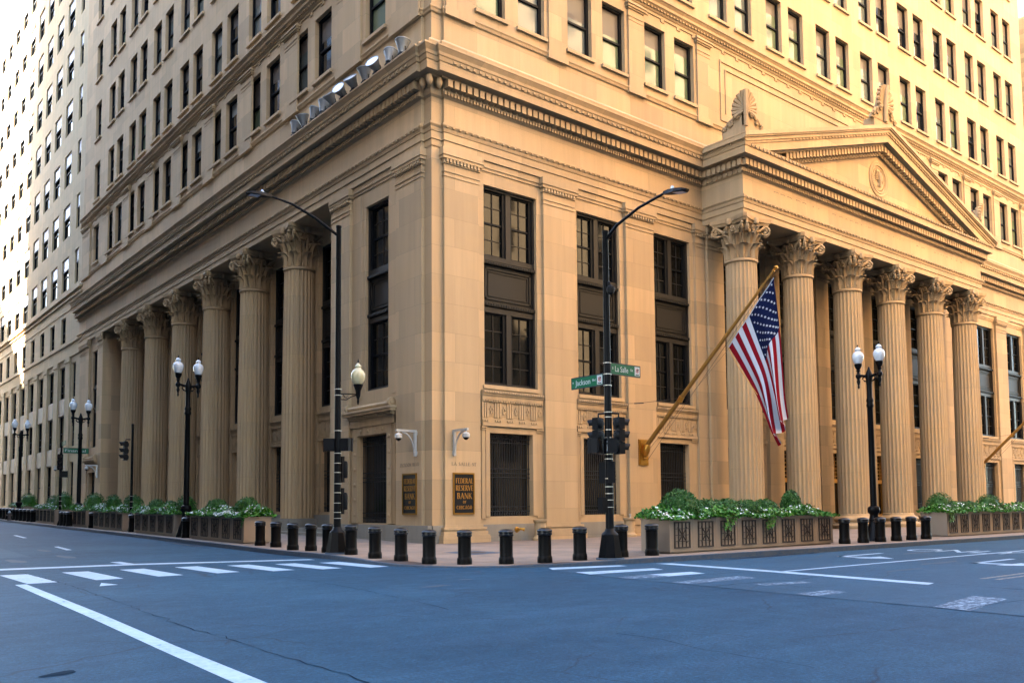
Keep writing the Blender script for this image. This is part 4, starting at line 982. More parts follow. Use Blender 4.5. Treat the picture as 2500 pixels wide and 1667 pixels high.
# tan building past the bank on LaSalle (a sliver at the right edge of the photo)
tb = thing('tan_building', 'narrow slice of an ornate tan building beyond the right end of the bank', 'building')
mb = MB(FR); hs = [(78+5*k, 80.6+5*k, 6+5.6*i, 9.6+5.6*i) for k in range(10) for i in range(12)]
wallgrid(mb, 76, 130, 0, 76, hs, 1.5, .6); mb.add([(76, 1.5, 0), (76, -30, 0), (76, -30, 76), (76, 1.5, 76)], [(0, 1, 2, 3)])
for i in range(12): mb.box(75.8, 130, 1.4, 1.85, 10.4+5.6*i, 10.9+5.6*i)
mb.build('wall', M['brown'], tb)
mb = MB(FR)
for a, b, c_, d_ in hs: mb.box(a, b, .9, .98, c_, d_)
o = mb.build('window', M['glass'], tb); tag(o, kind='stuff')

# blocks on the other corners: outside the frame, shaped and toned for shade and bounce, and seen in the glass
M['darkstone'] = stone('dark grey stone', (.15, .155, .175)); M['palestone'] = stone('pale cream stone', (.70, .50, .29))
def block(name, label, x0, x1, y0, y1, h, m, faces):
    t = thing(name, label, 'building', (0, 0, 0)); mb = MB(); gl = MB()
    mb.box(x0, x1, y0, y1, 0, h); w_ = mb.build('wall', m, t)
    for F_, (pos, a, b) in faces:
        n_ = int((b-a-3)/4.2)
        for i in range(n_):
            u = a+2.5+4.2*i
            for j in range(int((h-8)/4.2)):
                z = 6+4.2*j
                if F_ == 'x': gl.box(pos-.02, pos+.02, u, u+2.0, z, z+2.6)
                else: gl.box(u, u+2.0, pos-.02, pos+.02, z, z+2.6)
    tag(gl.build('window', M['glass'], t), kind='stuff')
block('opposite_building', 'tall office block across Jackson, outside the frame', -110, -25, 50, 100.7, 80, M['darkstone'], [('x', (-25, 50, 100.7))])
block('opposite_building', 'mid height block on the opposite corner of Jackson, outside the frame', -110, -25, -9, 49.98, 58, M['darkstone'], [('x', (-25, -9, 49))])
block('opposite_building', 'lower office block farther down Jackson, outside the frame', -72, -25, 119, 190, 45.5, M['stone2'], [('x', (-25, 119, 190))])
block('opposite_building', 'tall office block across LaSalle, outside the frame', 2, 130, -140, -37, 84, M['palestone'], [('y', (-37, 2, 130)), ('x', (2, -140, -37))])
block('opposite_building', 'tall office block on the corner behind the camera, outside the frame', -110, -25, -140, -37, 84, M['darkstone'], [('y', (-37, -110, -25)), ('x', (-25, -140, -37))])

# ------------------------------------------------------------------ bollards
mb = MB(); mb.lathe([(.205, 0), (.205, .02), (.208, .10), (.200, .17), (.186, .19), (.180, .21), (.178, .74), (.183, .76)], n=28)
bol = mb.build('bollard', M['bollard'], None, sharp=30)
mb = MB(); mb.lathe([(.183, .755), (.205, .765), (.211, .78), (.211, .80), (.198, .81), (.198, .835), (.210, .845), (.210, .88), (.198, .90), (.15, .93), (.08, .948), (.001, .954)], n=28); mb.build('cap', M['gloss'], bol, sharp=30)
tag(bol, None, 'bollard', 'black bollards along the kerb')
BOL = [
 (-5.72, 3.19, 'black bollard standing against the near end of the closest planter on the Jackson side'),
 (-5.73, 1.76, 'black bollard second from the end of the closest Jackson side planter'),
 (-6.06, -.36, 'black bollard third from the Jackson side planter, one short of the tall street light'),
 (-5.88, -1.39, 'black bollard next but one before the tall street light with the yellowed lantern'),
 (-5.96, -2.75, 'black bollard half hidden behind the base of the street light with the yellowed lantern'),
 (-5.96, -4.31, 'black bollard just right of the base of the street light with the yellowed lantern'),
 (-6.2, -6.18, 'black bollard below the left wall plaque, second right of the left street light base'),
 (-6.13, -7.51, 'black bollard between the two wall plaques, beside the rusty ramp plate'),
 (-6.04, -8.81, 'black bollard at the building corner, left of the one below the right plaque'),
 (-5.4, -9.58, 'black bollard directly below the right wall plaque and its carved pilaster base'),
 (-4.59, -10.39, 'black bollard in front of the brass hose connection'),
 (-3.73, -11.0, 'black bollard between the brass hose connection and the second wide pilaster'),
 (-2.63, -11.23, 'black bollard left of the base of the pole carrying the green street signs'),
 (-1.09, -11.35, 'black bollard partly hidden behind the base of the pole with the green street signs'),
 (-.05, -11.59, 'black bollard in front of the left end of the long LaSalle side planter'),
 (10.02, -11.9, 'black bollard right beside the right end of the long LaSalle side planter'),
 (11.15, -12.0, 'black bollard second right of the long LaSalle side planter'),
 (12.31, -12.05, 'black bollard in front of the base of the twin lamp on LaSalle'),
 (13.43, -12.1, 'black bollard just right of the base of the twin lamp on LaSalle'),
 (14.6, -12.12, 'black bollard second from the rightmost planter on LaSalle'),
 (15.85, -12.1, 'black bollard against the left end of the rightmost planter'),
 (-5.66, 11.5, 'black bollard between the two nearest Jackson planters, beside the nearest twin lamp'),
 (-5.55, 20.05, 'black bollard beside the signal pole that stands before the third Jackson planter'),
 (-5.6, 27.9, 'black bollard alone in the gap left of the third Jackson planter'),
 (-5.85, 32.4, 'black bollard touching the narrow three panel planter at its far end'),
 (-5.85, 33.1, 'black bollard in the middle of the three beside the far signal'),
 (-5.9, 33.85, 'black bollard closest to the foot of the far signal with the Financial sign')]
for i, (x, y, lb) in enumerate(BOL):
    o = bol if i == 0 else dup(bol); o.location = (x, y, gz(x, y)-.004); o['label'] = lb
for i in range(10):
    y = 44.4+1.42*i; o = dup(bol, (-5.6, y, gz(-5.6, y)), label='black bollard in the far row of ten beyond the last full planter on Jackson'); o['group'] = 'row of ten far bollards'

# ------------------------------------------------------------------ planters and plants
def planter(L_, n_, W_=1.15, H_=1.06):
    t = thing('planter', '', 'planter', group='taupe street planters with square grilles')
    mb = MB(); mb.box(.06, L_-.06, .06, W_-.06, 0, .06); mb.box(0, L_, 0, .06, .05, H_-.05); mb.box(0, L_, W_-.06, W_, .05, H_-.05); mb.box(0, .06, .06, W_-.06, .05, H_-.05); mb.box(L_-.06, L_, .06, W_-.06, .05, H_-.05)
    p_ = L_/n_
    for i in range(1, n_): mb.box(p_*i-.05, p_*i+.05, -.006, 0, .10, H_-.06)
    mb.box(-.004, L_+.004, -.010, 0, .05, .14)
    mb.build('box', M['taupe'], t)
    mb = MB(); mb.box(-.02, L_+.02, -.025, .10, H_-.055, H_); mb.box(-.02, L_+.02, W_-.1, W_+.02, H_-.055, H_); mb.box(-.02, .1, .1, W_-.1, H_-.055, H_); mb.box(L_-.1, L_+.02, .1, W_-.1, H_-.055, H_); mb.build('rim', M['taupe'], t)
    mb = MB(); mb.box(.06, L_-.06, .06, W_-.06, H_-.14, H_-.1); mb.build('soil', M['soil'], t)
    g0 = None
    for i in range(n_):
        if g0 is None:
            g = MB(); w_ = min(.72, p_*.62); x0, x1, z0, z1 = (p_-w_)/2, (p_+w_)/2, .17, .93; c = p_/2; zc = .55
            for q in (.0, .25, .5, .75, 1.0):
                x = x0+(x1-x0)*q; t_ = .020 if q in (0, 1) else .0085; g.box(x-t_, x+t_, -.032, -.001, z0, z1)
                z = z0+(z1-z0)*q; g.box(x0-.022, x1+.022, -.036, -.004, z-t_, z+t_)
            hw, hh = w_*.30, (z1-z0)*.30
            for a, b in ((-1, 1), (1, 1)):
                for k in (-1, 1):
                    v = [(c, -.038, zc-.018), (c, -.038, zc+.018), (c+k*a*hw, -.038, zc+k*b*hh+.014), (c+k*a*hw, -.038, zc+k*b*hh-.014)]
                    g.add(v+[(x, -.01, z) for x, _, z in v], [(0, 1, 2, 3), (4, 5, 6, 7), (0, 1, 5, 4), (2, 3, 7, 6), (1, 2, 6, 5), (0, 3, 7, 4)])
            g.box(c-.03, c+.03, -.042, -.005, zc-.035, zc+.035)
            g0 = g.build('grille', M['gr'], t)
        else: g1 = g0.copy(); C.objects.link(g1); g1.parent = t; g1.location = (p_*i, 0, 0)
    return t
rnd = random.Random(3)
def leafquad(mb, p, n_, s, asp=1.5, mi=0):
    n_ = n_.normalized(); a = n_.cross(Vector((rnd.uniform(-1, 1), rnd.uniform(-1, 1), rnd.uniform(-1, 1)))).normalized(); b = n_.cross(a)
    w_ = s*.5; l_ = s*asp*.5; f = n_*s*.15
    mb.add([tuple(p-a*l_), tuple(p+b*w_-f), tuple(p+a*l_), tuple(p-b*w_-f)], [(0, 1, 2), (0, 2, 3)], mi)
def flowerbed(L_, W_, dens, lbl, seed, fd=.13, trail=()):
    rnd.seed(seed); lf = MB(); fl = MB()
    ph = [rnd.uniform(0, 6.28) for _ in range(5)]
    def top(x, y): return .26+.16*math.sin(x*1.5+ph[0])*math.sin(y*2.0+ph[1])+.07*math.sin(x*4.1+ph[2])+.05*math.sin(x*7+ph[3])+.04*math.sin(y*6+ph[4])
    def pt():
        x = rnd.uniform(-.16, L_+.16); y = rnd.uniform(-.20, W_+.15); e = min(x+.16, L_+.16-x, y+.20, W_+.15-y)
        h = max(.10, top(x, y))*min(1, .45+e*2.2)
        return x, y, h
    clumps = [(rnd.uniform(0, L_), rnd.uniform(0, W_), rnd.uniform(.2, .5)) for _ in range(int(L_*1.6))]
    for i in range(int(L_*dens)):
        x, y, h = pt(); z = h*rnd.uniform(.35, 1.08)
        leafquad(lf, Vector((x, y, z)), Vector((rnd.gauss(0, .6), rnd.gauss(-.25, .6), rnd.uniform(.3, 1.2))), rnd.uniform(.06, .12), 1.25)
    for x0, y0 in trail:
        for i in range(55):
            t = rnd.random()**1.4; leafquad(lf, Vector((x0+rnd.gauss(0, .15*(1.1-t))+.08*math.sin(t*5), y0-.10-rnd.random()*.07, .12-t*.48)), Vector((rnd.gauss(0, .4), -1, .4)), rnd.uniform(.05, .09), 1.2)
    nf = 0
    while nf < L_*dens*fd:
        c = rnd.choice(clumps); x = rnd.gauss(c[0], c[2]); y = rnd.gauss(c[1]*.7-.1, .25)
        if not (-.15 < x < L_+.15 and -.2 < y < W_+.1): continue
        e = min(x+.16, L_+.16-x, y+.20); h = max(.10, top(x, y))*min(1, .45+e*2.2)+.03; z = h*rnd.uniform(.55, 1.05)
        p = Vector((x, y-.02, z))
        for k in range(3): leafquad(fl, p+Vector((rnd.gauss(0, .012), rnd.gauss(0, .012), rnd.gauss(0, .01))), Vector((rnd.gauss(0, .4), -.6, .7)), rnd.uniform(.05, .08), 1.0)
        nf += 1
    for k in range(int(L_*.4)):
        x, y, h = pt(); p = Vector((x, y, h))
        for q in range(8): leafquad(fl, p+Vector((rnd.gauss(0, .03), rnd.gauss(0, .03), rnd.gauss(0, .03))), Vector((rnd.gauss(0, 1), -1, rnd.gauss(0, 1))), .06, 1.2, 1)
    o = lf.build('flower_bed', M['leaf']); tag(o, lbl, 'flowers', kind='stuff')
    fl.build('flowers', [M['flower'], M['dead']], o); return o
def shrub(r, hz, seed, cut=0., n_=2600):
    rnd.seed(seed); mb = MB(); core = MB()
    ph = [rnd.uniform(0, 6.28) for _ in range(4)]
    def rr(a, b): return 1+.07*math.sin(3*a+ph[0])*math.cos(2*b+ph[1])+.05*math.sin(7*a+ph[2])*math.sin(5*b+ph[3])
    for i in range(n_):
        a = rnd.uniform(0, 6.283); u = rnd.uniform(-.6, 1); b = math.asin(u); k = rr(a, b)*rnd.uniform(.84, 1.03)*(1.06 if rnd.random() < .06 else 1)
        nv = Vector((math.cos(a)*math.cos(b), math.sin(a)*math.cos(b), u)); p = Vector((nv.x*r*k, nv.y*r*k, nv.z*hz*k))
        leafquad(mb, p, nv+Vector((rnd.gauss(0, .7), rnd.gauss(0, .7), rnd.gauss(0, .7))), rnd.uniform(.028, .055), 2.4)
    o = mb.build('foliage', M['box'])
    core.lathe([(.001, -.6*hz), (.6*r, -.5*hz), (.82*r, 0), (.58*r, .58*hz), (.001, .83*hz)], n=14); core.lathe([(.05, -.6*hz-.25), (.04, -.5*hz)], n=8)
    c_ = core.build('stem', M['box'], o)
    return o
def put_planter(name_lbl, axis, x, y, L_, n_, shrubs, seed, dens, flw, trail=()):
    t = planter(L_, n_); t['label'] = name_lbl
    if axis == 'R': a_, z = 0, gz(x+L_/2, y)
    else: a_, z = -math.pi/2, gz(x, y)      # local x runs towards -y
    t.location = (x, y, z); t.rotation_euler = (0, 0, a_)
    if axis == 'L': t.rotation_euler = (0, math.atan(.0132), a_)
    f = flowerbed(L_, 1.15, dens, flw, seed, .03 if axis == 'R' else .09, trail=trail)
    mw = Matrix.Translation(t.location) @ t.rotation_euler.to_matrix().to_4x4()
    f.matrix_world = mw @ Matrix.Translation((0, 0, 1.0))
    for j, (u, v, r, hz, lb) in enumerate(shrubs):
        s_ = shrub(r, hz, seed*10+j, n_=int(2600 if dens > 700 else 1200)); s_.name = 'boxwood_shrub'
        tag(s_, lb, 'shrub', 'clipped boxwood shrubs in the planters'); s_.matrix_world = mw @ Matrix.Translation((u, v, .98+hz*.55))
    return t
put_planter('long eight panel taupe planter right of the pole with the green street signs', 'R', .72, -11.62, 9.0, 8,
  [(1.35, .70, .62, .62, 'big round boxwood at the left end of the long LaSalle planter'), (2.75, .75, .60, .42, 'low boxwood mound next to the big round one in the long LaSalle planter'), (3.85, .78, .55, .42, 'low boxwood mound third from the left in the long LaSalle planter'), (4.95, .78, .5, .40, 'low boxwood mound in the middle of the long LaSalle planter'), (6.0, .8, .5, .42, 'low boxwood mound fifth from the left in the long LaSalle planter'), (7.55, .75, .36, .62, 'small round boxwood ball rising at the right end of the long LaSalle planter')],
  1, 1100, 'white flowering bedding plants spilling over the long eight panel planter', trail=((2.6, -.02), (2.85, 0), (4.9, 0), (5.1, -.02)))
put_planter('taupe planter at the right edge of the photo, right of the last bollard', 'R', 18.8, -11.62, 9.9, 9,
  [(.9, .70, .55, .60, 'round boxwood at the left end of the rightmost planter'), (2.6, .8, .5, .35, 'low boxwood mound behind the flowers of the rightmost planter'), (3.9, .8, .5, .35, 'second low boxwood mound of the rightmost planter'), (5.9, .7, .6, .55, 'round boxwood cut by the right edge of the photo')],
  2, 650, 'white flowering bedding plants in the rightmost planter', trail=((.1, 0), (.3, 0)))
put_planter('nearest five panel taupe planter on Jackson with an end in the light', 'L', -5.73, 10.85, 6.1, 5,
  [(1.3, .75, .50, .50, 'boxwood hidden behind white flowers in the nearest Jackson planter'), (4.6, .75, .52, .55, 'round boxwood near the right end of the nearest Jackson planter')],
  3, 950, 'dense white flowering plants in the nearest Jackson planter', trail=((6.0, .1),))
put_planter('second taupe planter on Jackson, just beyond the nearest twin lamp', 'L', -5.73, 19.1, 6.1, 5,
  [(1.0, .8, .45, .5, 'boxwood at the far end of the second Jackson planter'), (3.2, .8, .4, .45, 'boxwood in the middle of the second Jackson planter'), (5.5, .75, .5, .6, 'round boxwood at the near end of the second Jackson planter, left of the lamp')],
  4, 700, 'dense white flowering plants in the second Jackson planter')
put_planter('third taupe planter on Jackson, left of the signal pole', 'L', -5.73, 27.1, 5.9, 5,
  [(1.5, .7, .5, .65, 'round boxwood in the third Jackson planter'), (5.0, .8, .55, .65, 'boxwood behind the signal pole in the third Jackson planter')],
  5, 600, 'dense white flowering plants in the third Jackson planter')
put_planter('narrow three panel taupe planter between two groups of far bollards', 'L', -5.73, 32.0, 3.2, 3,
  [(2.0, .75, .62, .75, 'tall round boxwood in the narrow three panel planter')], 6, 600, 'white flowering plants in the narrow three panel planter')
put_planter('far taupe planter on Jackson, left of the signal with the Financial sign', 'L', -5.73, 42.8, 5.8, 5,
  [(2.2, .8, .65, .65, 'boxwood at the left of the far Jackson planter'), (4.6, .8, .65, .8, 'dark tall boxwood at the right of the far Jackson planter')], 7, 420, 'white flowering plants in the far Jackson planter')
put_planter('farthest taupe planter at the left edge of the photo behind the row of ten bollards', 'L', -4.0, 62.5, 5.8, 5,
  [(4.4, .6, .7, .8, 'boxwood in the farthest planter at the left edge of the photo')], 8, 380, 'flowering plants in the farthest planter at the left edge')
put_planter('taupe planter set back behind the far signal near the office block', 'L', -3.2, 41.5, 3.4, 3, [(1.7, .6, .55, .5, 'boxwood in the set back planter behind the far signal')], 9, 380, 'leafy plants in the set back planter behind the far signal')

# ------------------------------------------------------------------ poles, lamps, signals
def bands(t, zs, r, parent_name='band'):
    for z in zs:
        mb = MB(); mb.lathe([(r+.004, z-.012), (r+.010, z-.008), (r+.010, z+.008), (r+.004, z+.012)], n=18); mb.box(r, r+.035, -.02, .02, z-.014, z+.014); mb.build('band', M['band'], t)
def street_light(loc, H, arm, lbl):
    t = thing('street_light', lbl, 'street light', loc)
    mb = MB(); mb.frus(0, 0, .04, .68, .36, .25, 8, math.pi/8); mb.lathe([(.24, .68), (.22, .72), (.15, .78), (.13, .84), (.11, .86)], n=18); mb.build('base', M['black'], t)
    mb = MB(); mb.lathe([(.38, -.02), (.40, .0), (.40, .035), (.37, .045)], n=20); mb.build('footing', M['curb'], t)
    mb = MB(); mb.lathe([(.118, .8), (.112, 2.6), (.10, 5), (.085, H-.1), (.095, H-.08), (.095, H-.02), (.04, H), (.001, H+.01)], n=18); mb.build('pole', M['black'], t)
    mb = MB(); mb.tube(arm[:-1], [.05, .045, .04, .036, .034][:len(arm)-1], 8); mb.build('arm', M['black'], t)
    e = Vector(arm[-1]); b = Vector(arm[-2]); d_ = (e-b).normalized(); s_ = d_.cross(Vector((0, 0, 1))).normalized(); up = s_.cross(d_)
    mb = MB(); vs = []
    for k, (q, w_, h_) in enumerate(((0, .05, .05), (.18, .09, .07), (.45, .17, .06), (.7, .15, .045), (.82, .06, .02))):
        c = b+d_*q
        vs += [tuple(c-s_*w_-up*h_*.6), tuple(c+s_*w_-up*h_*.6), tuple(c+s_*w_*.8+up*h_), tuple(c-s_*w_*.8+up*h_)]
    mb.add(vs, [(4*k+i, 4*k+(i+1) % 4, 4*k+4+(i+1) % 4, 4*k+4+i) for k in range(4) for i in range(4)]+[(0, 1, 2, 3), (16, 17, 18, 19)]); h = mb.build('lamp_head', M['black'], t)
    c = b+d_*.3; mb = MB(); mb.lathe([(.05, 0), (.055, .06), (.03, .10), (.001, .11)], n=10, cx=c.x, cy=c.y, M4=Matrix.Translation((0, 0, c.z+.06))); mb.build('photocell', M['silver'], h)
    c0 = b+d_*.40-up*.05; mb = MB(); mb.add([tuple(c0+s_*.13), tuple(c0-s_*.13), tuple(c0+d_*.32-s_*.10), tuple(c0+d_*.32+s_*.10)], [(0, 1, 2, 3)]); mb.build('lens', M['glasslamp'], h)
    return t
sl = street_light((-6.06, -3.58, gz(-6.06, -3.58)), 10.72, [(-.08, 0, 10.40), (-.85, 0, 10.80), (-1.65, 0, 11.08), (-2.35, 0, 11.18), (-3.1, 0, 11.12)], 'tall black street light with a yellowed acorn lantern, left of the building corner')
bands(sl, [1.13, 1.32, 1.62, 1.95, 2.24, 2.6, 2.9, 3.22, 3.95, 5.1, 5.3], .108)
mb = MB(); mb.tube([(.1, 0, 5.16), (.45, 0, 5.18), (.70, 0, 5.18)], .022, 6); mb.tube([(.1, 0, 4.98), (.3, 0, 4.98), (.5, 0, 5.1), (.66, 0, 5.15)], .018, 6); mb.tube([(.2, 0, 5.14), (.24, 0, 5.06), (.32, 0, 5.04), (.34, 0, 5.12)], .014, 5)
lb = mb.build('lantern_bracket', M['black'], sl)
mb = MB(); mb.lathe([(.02, 4.85), (.04, 4.95), (.035, 5.02), (.08, 5.15), (.09, 5.3), (.13, 5.42), (.16, 5.48), (.16, 5.52)], n=18, cx=.74); mb.lathe([(.02, 6.22), (.03, 6.27), (.001, 6.40)], n=8, cx=.74); ln = mb.build('lantern', M['black'], sl)
mb = MB(); mb.lathe([(.12, 5.52), (.20, 5.62), (.235, 5.76), (.235, 5.86), (.19, 5.97), (.10, 6.04), (.09, 6.07), (.11, 6.11), (.08, 6.16), (.04, 6.22), (.001, 6.24)], n=24, cx=.74); mb.build('globe', M['glasscream'], ln)
sr = street_light((-1.92, -11.71, gz(-1.92, -11.71)), 9.35, [(0, -.08, 9.10), (0, -.45, 9.38), (0, -1.3, 9.66), (0, -2.2, 9.80), (0, -3.0, 9.68)], 'tall black street light carrying the two green street name signs')
bands(sr, [1.27, 1.45, 1.65, 1.83, 2.02, 2.25, 2.8, 2.93, 3.4, 3.62, 3.98, 4.12, 4.88, 5.2, 5.52], .106)
mb = MB(); mb.box(-.10, -.05, -.30, .30, 2.12, 2.72); mb.build('notice_board', M['blackm'], sr)
mb = MB(); mb.box(-.32, -.12, -.05, .15, 1.3, 1.72); mb.build('push_button_box', M['blackm'], sr)
for z0 in (2.40, 1.38):
    mb = MB(); mb.box(.10, .20, -.10, .10, z0-.12, z0+.72); mb.lathe([(.07, z0+.02), (.09, z0+.05), (.09, z0+.5), (.07, z0+.56), (.02, z0+.58)], n=12, cx=.24, cy=-.05); mb.build('push_button_box', M['blackm'], sl)
mb = MB(); mb.lathe([(.04, 7.62), (.05, 7.68), (.05, 7.8), (.02, 7.84)], n=10, cx=-.02, cy=-.14); mb.lathe([(.001, 7.44), (.09, 7.48), (.12, 7.58), (.11, 7.66), (.03, 7.72)], n=14, cx=-.02, cy=-.2); mb.build('dome_camera', M['blackm'], sr)

def signal(loc, ang, n_=3, lbl='', back=True, nm='traffic_signal', lit=None):
    t = thing(nm, lbl, 'traffic light', loc, ang)      # faces local +x
    hs = MB(); pitch = .35
    for k in range(n_):
        z = -pitch*k
        hs.box(-.10, .09, -.155, .155, z-.168, z+.168); hs.lathe([(.001, -.07), (.10, -.055), (.145, 0)], n=16, M4=Matrix.Translation((-.10, 0, z)) @ Matrix.Rotation(-math.pi/2, 4, 'Y') @ Matrix.Rotation(math.pi, 4, 'X'))
    hs.build('housing', M['blackm'], t)
    for k in range(n_):
        z = -pitch*k; v = MB(); pts = []
        for q in (0, 1):
            for i in range(13):
                a_ = R_(-25+230*i/12); L_ = .24*(.55+.45*math.sin(max(0, min(math.pi, a_)))) if q else 0
                pts.append((.09+L_, .14*math.cos(a_), z+.14*math.sin(a_)))
        v.add(pts+[(x, y*.93, z+(zz-z)*.93) for x, y, zz in pts], [(i, i+1, 14+i, 13+i) for i in range(12)]+[(26+i, 27+i, 40+i, 39+i) for i in range(12)]+[(13+i, 14+i, 40+i, 39+i) for i in range(12)], 0, True)
        o = v.build('visor', M['blackm'], t)
        l_ = MB(); l_.lathe([(.12, 0), (.08, .02), (.001, .03)], n=16, M4=Matrix.Translation((.092, 0, z)) @ Matrix.Rotation(math.pi/2, 4, 'Y'), cap=False); l_.build('lens', M['lens'], t)
    m_ = MB(); m_.tube([(-.02, 0, .16), (-.02, 0, .28), (-.25 if back else -.02, .0, .28)], .03, 8); m_.build('mount', M['blackm'], t)
    return t
def pedsignal(loc, ang, lbl, lit=False):
    t = thing('pedestrian_signal', lbl, 'pedestrian signal', loc, ang)
    mb = MB(); r = .05
    mb.box(-.10, .10, -.22, .22, -.20, .20); mb.box(-.13, -.10, -.19, .19, -.17, .17); mb.box(.10, .17, -.24, -.21, -.22, .22); mb.box(.10, .17, .21, .24, -.22, .22); mb.box(.10, .17, -.21, .21, .19, .22); mb.build('housing', M['blackm'], t)
    g = MB(); g.box(.1, .105, -.2, .2, -.19, .19); g.build('screen', M['black'], t)
    if lit:
        f = MB(); f.tube([(.12, .04, .12), (.12, .04, .10)], .03, 8)
        for q in ([(.04, .08), (.02, -.02)], [(.02, -.02), (.08, -.14)], [(.02, -.02), (-.04, -.14)], [(.04, .06), (.10, -.01)], [(.04, .06), (-.03, 0)]): f.tube([(.112, a, b) for a, b in q], .014, 6)
        f.build('walking_figure', M['walkwhite'], t)
    return t
Rb = gz(-1.92, -11.71)
signal((-1.62, -11.85, 3.92), R_(-12), 3, 'black traffic light with visors pointing right, beside the pole with the green street signs')
signal((-2.02, -11.40, 3.92), R_(100), 3, 'black traffic light seen from behind, left side of the pole with the green street signs')
pedsignal((-2.05, -11.95, 3.27), R_(148), 'black pedestrian signal with a white walking figure on the right hand pole', True)
pedsignal((-2.32, -11.60, 3.27), R_(120), 'black pedestrian signal box at the far left of the right hand pole')
pedsignal((-6.20, -3.36, 3.64), R_(60), 'larger looking pedestrian signal box on the left street light, seen from behind')
pedsignal((-5.90, -3.70, 3.64), R_(30), 'pedestrian signal box on the right side of the left street light')

def sign(name, T, L_, H_, txt, pre, post, lbl, origin, logo=True):
    o = MB(T); o.box(0, L_, -.012, .012, 0, H_); b = o.build(name, M['green']); tag(b, lbl, 'street sign')
    e = MB(T); e.box(0, L_, -.015, .015, H_-.012, H_+.012); e.box(0, L_, -.015, .015, -.012, .012); e.box(-.008, .008, -.015, .015, 0, H_); e.box(L_-.008, L_+.008, -.015, .015, 0, H_); e.build('edge_trim', M['signdark'], b)
    mx = 0; tx = MB(T)
    def put(s_, x, z, size, w_=None):
        vs, fs = fonttext(s_, size, .0015); xs = [v_[0] for v_ in vs]; k = (w_/(max(xs)-min(xs))) if w_ else .8; m0 = min(xs)
        tx.add([(x+(vx-m0)*k, .016+vz, z+vy) for vx, vy, vz in vs], fs)
    R0 = L_-(.27 if logo else .04)
    if pre: put(pre, .05, H_*.45, H_*.30, .05)
    put(txt, .17 if pre else .1, H_*.27, H_*.72, R0-.17-(.24 if post else .08))
    if post: put(post, R0-.15, H_*.45, H_*.32, .12)
    tx.build('lettering', M['signwhite'], b)
    if logo:
        w_ = MB(T); w_.box(L_-.235, L_-.025, .012, .017, H_*.10, H_*.92); w_.build('emblem_panel', M['signwhite'], b)
        r = MB(T); c = L_-.13; zc = H_*.56
        for i in range(6): a_ = i*1.047+.3; r.box(c+.045*math.cos(a_)-.017, c+.045*math.cos(a_)+.017, .017, .020, zc+.05*math.sin(a_)-.018, zc+.05*math.sin(a_)+.018)
        r.build('emblem', M['signred'], b)
        k = MB(T); k.box(c+.005, c+.055, .020, .023, zc+.02, zc+.06); k.box(c-.02, c+.02, .020, .023, zc-.015, zc+.015); k.box(c-.07, c+.07, .017, .020, H_*.15, H_*.24); k.build('emblem_mark', M['signdark'], b)
    return b
sign('street_name_sign', lambda u, d, z: (-1.80+u, -11.72-d, 5.33+z), 1.22, .32, 'La Salle', 'S', 'St', 'green street sign reading La Salle on the right of the pole', None)
sign('street_name_sign', lambda u, d, z: (-1.98-d, -10.30-u, 5.02+z), 1.30, .32, 'Jackson', 'W', 'Blvd', 'green street sign reading Jackson on the left of the pole', None)

def twin_lamp(loc, ang, sc, lbl):
    t = thing('twin_street_lamp', lbl, 'street lamp', loc, ang, 'twin globe street lamps'); t.scale = (sc, sc, sc)
    mb = MB(); mb.lathe([(.40, 0), (.42, .03), (.40, .12), (.36, .20), (.30, .42), (.22, .62), (.18, .78), (.20, .84), (.17, .88), (.15, 1.02), (.17, 1.06), (.22, 1.12), (.23, 1.24), (.20, 1.32), (.13, 1.36)], n=20, rf=lambda a, z: 1+.03*math.cos(8*a)); mb.build('base', M['black'], t)
    mb = MB(); mb.lathe([(.125, 1.34), (.12, 3), (.105, 5.2), (.13, 5.24), (.14, 5.32), (.12, 5.36), (.12, 5.42), (.14, 5.48), (.12, 5.55), (.10, 5.6), (.10, 6.1), (.12, 6.3), (.15, 6.42), (.13, 6.52), (.10, 6.6), (.06, 6.7), (.03, 6.80), (.001, 6.83)], n=18, rf=lambda a, z: 1+(.03*math.cos(12*a) if z < 5.1 else 0)); mb.build('pole', M['black'], t)
    for s_ in (-1, 1):
        mb = MB(); x = .44*s_
        mb.tube([(0, 0, 6.50), (.15*s_, 0, 6.46), (.3*s_, 0, 6.5), (x, 0, 6.5)], [.09, .06, .055, .07], 8); mb.tube([(.08*s_, 0, 6.25), (.2*s_, 0, 6.28), (.27*s_, 0, 6.38), (.22*s_, 0, 6.44)], .03, 6)
        mb.lathe([(.001, 5.98), (.03, 6.02), (.045, 6.07), (.03, 6.12), (.05, 6.2), (.075, 6.28), (.05, 6.36), (.06, 6.4), (.11, 6.46), (.11, 6.54), (.06, 6.6), (.055, 6.68), (.10, 6.72), (.06, 6.75), (.10, 6.82), (.14, 6.9), (.15, 6.98), (.13, 7.0)], n=14, cx=x); a_ = mb.build('arm', M['black'], t)
        g = MB(); g.lathe([(.12, 6.99), (.17, 7.08), (.215, 7.22), (.22, 7.32), (.18, 7.42), (.10, 7.48), (.10, 7.52), (.12, 7.56), (.08, 7.62), (.03, 7.66), (.001, 7.67)], n=20, cx=x); g.build('globe', M['glasslamp'], a_)
        f = MB(); f.lathe([(.02, 7.65), (.03, 7.70), (.001, 7.78)], n=8, cx=x); f.build('finial', M['black'], a_)
    return t
t1 = twin_lamp((13.0, -11.45, .15), math.pi/2, 1.0, 'black twin globe street lamp in front of the portico columns on LaSalle')
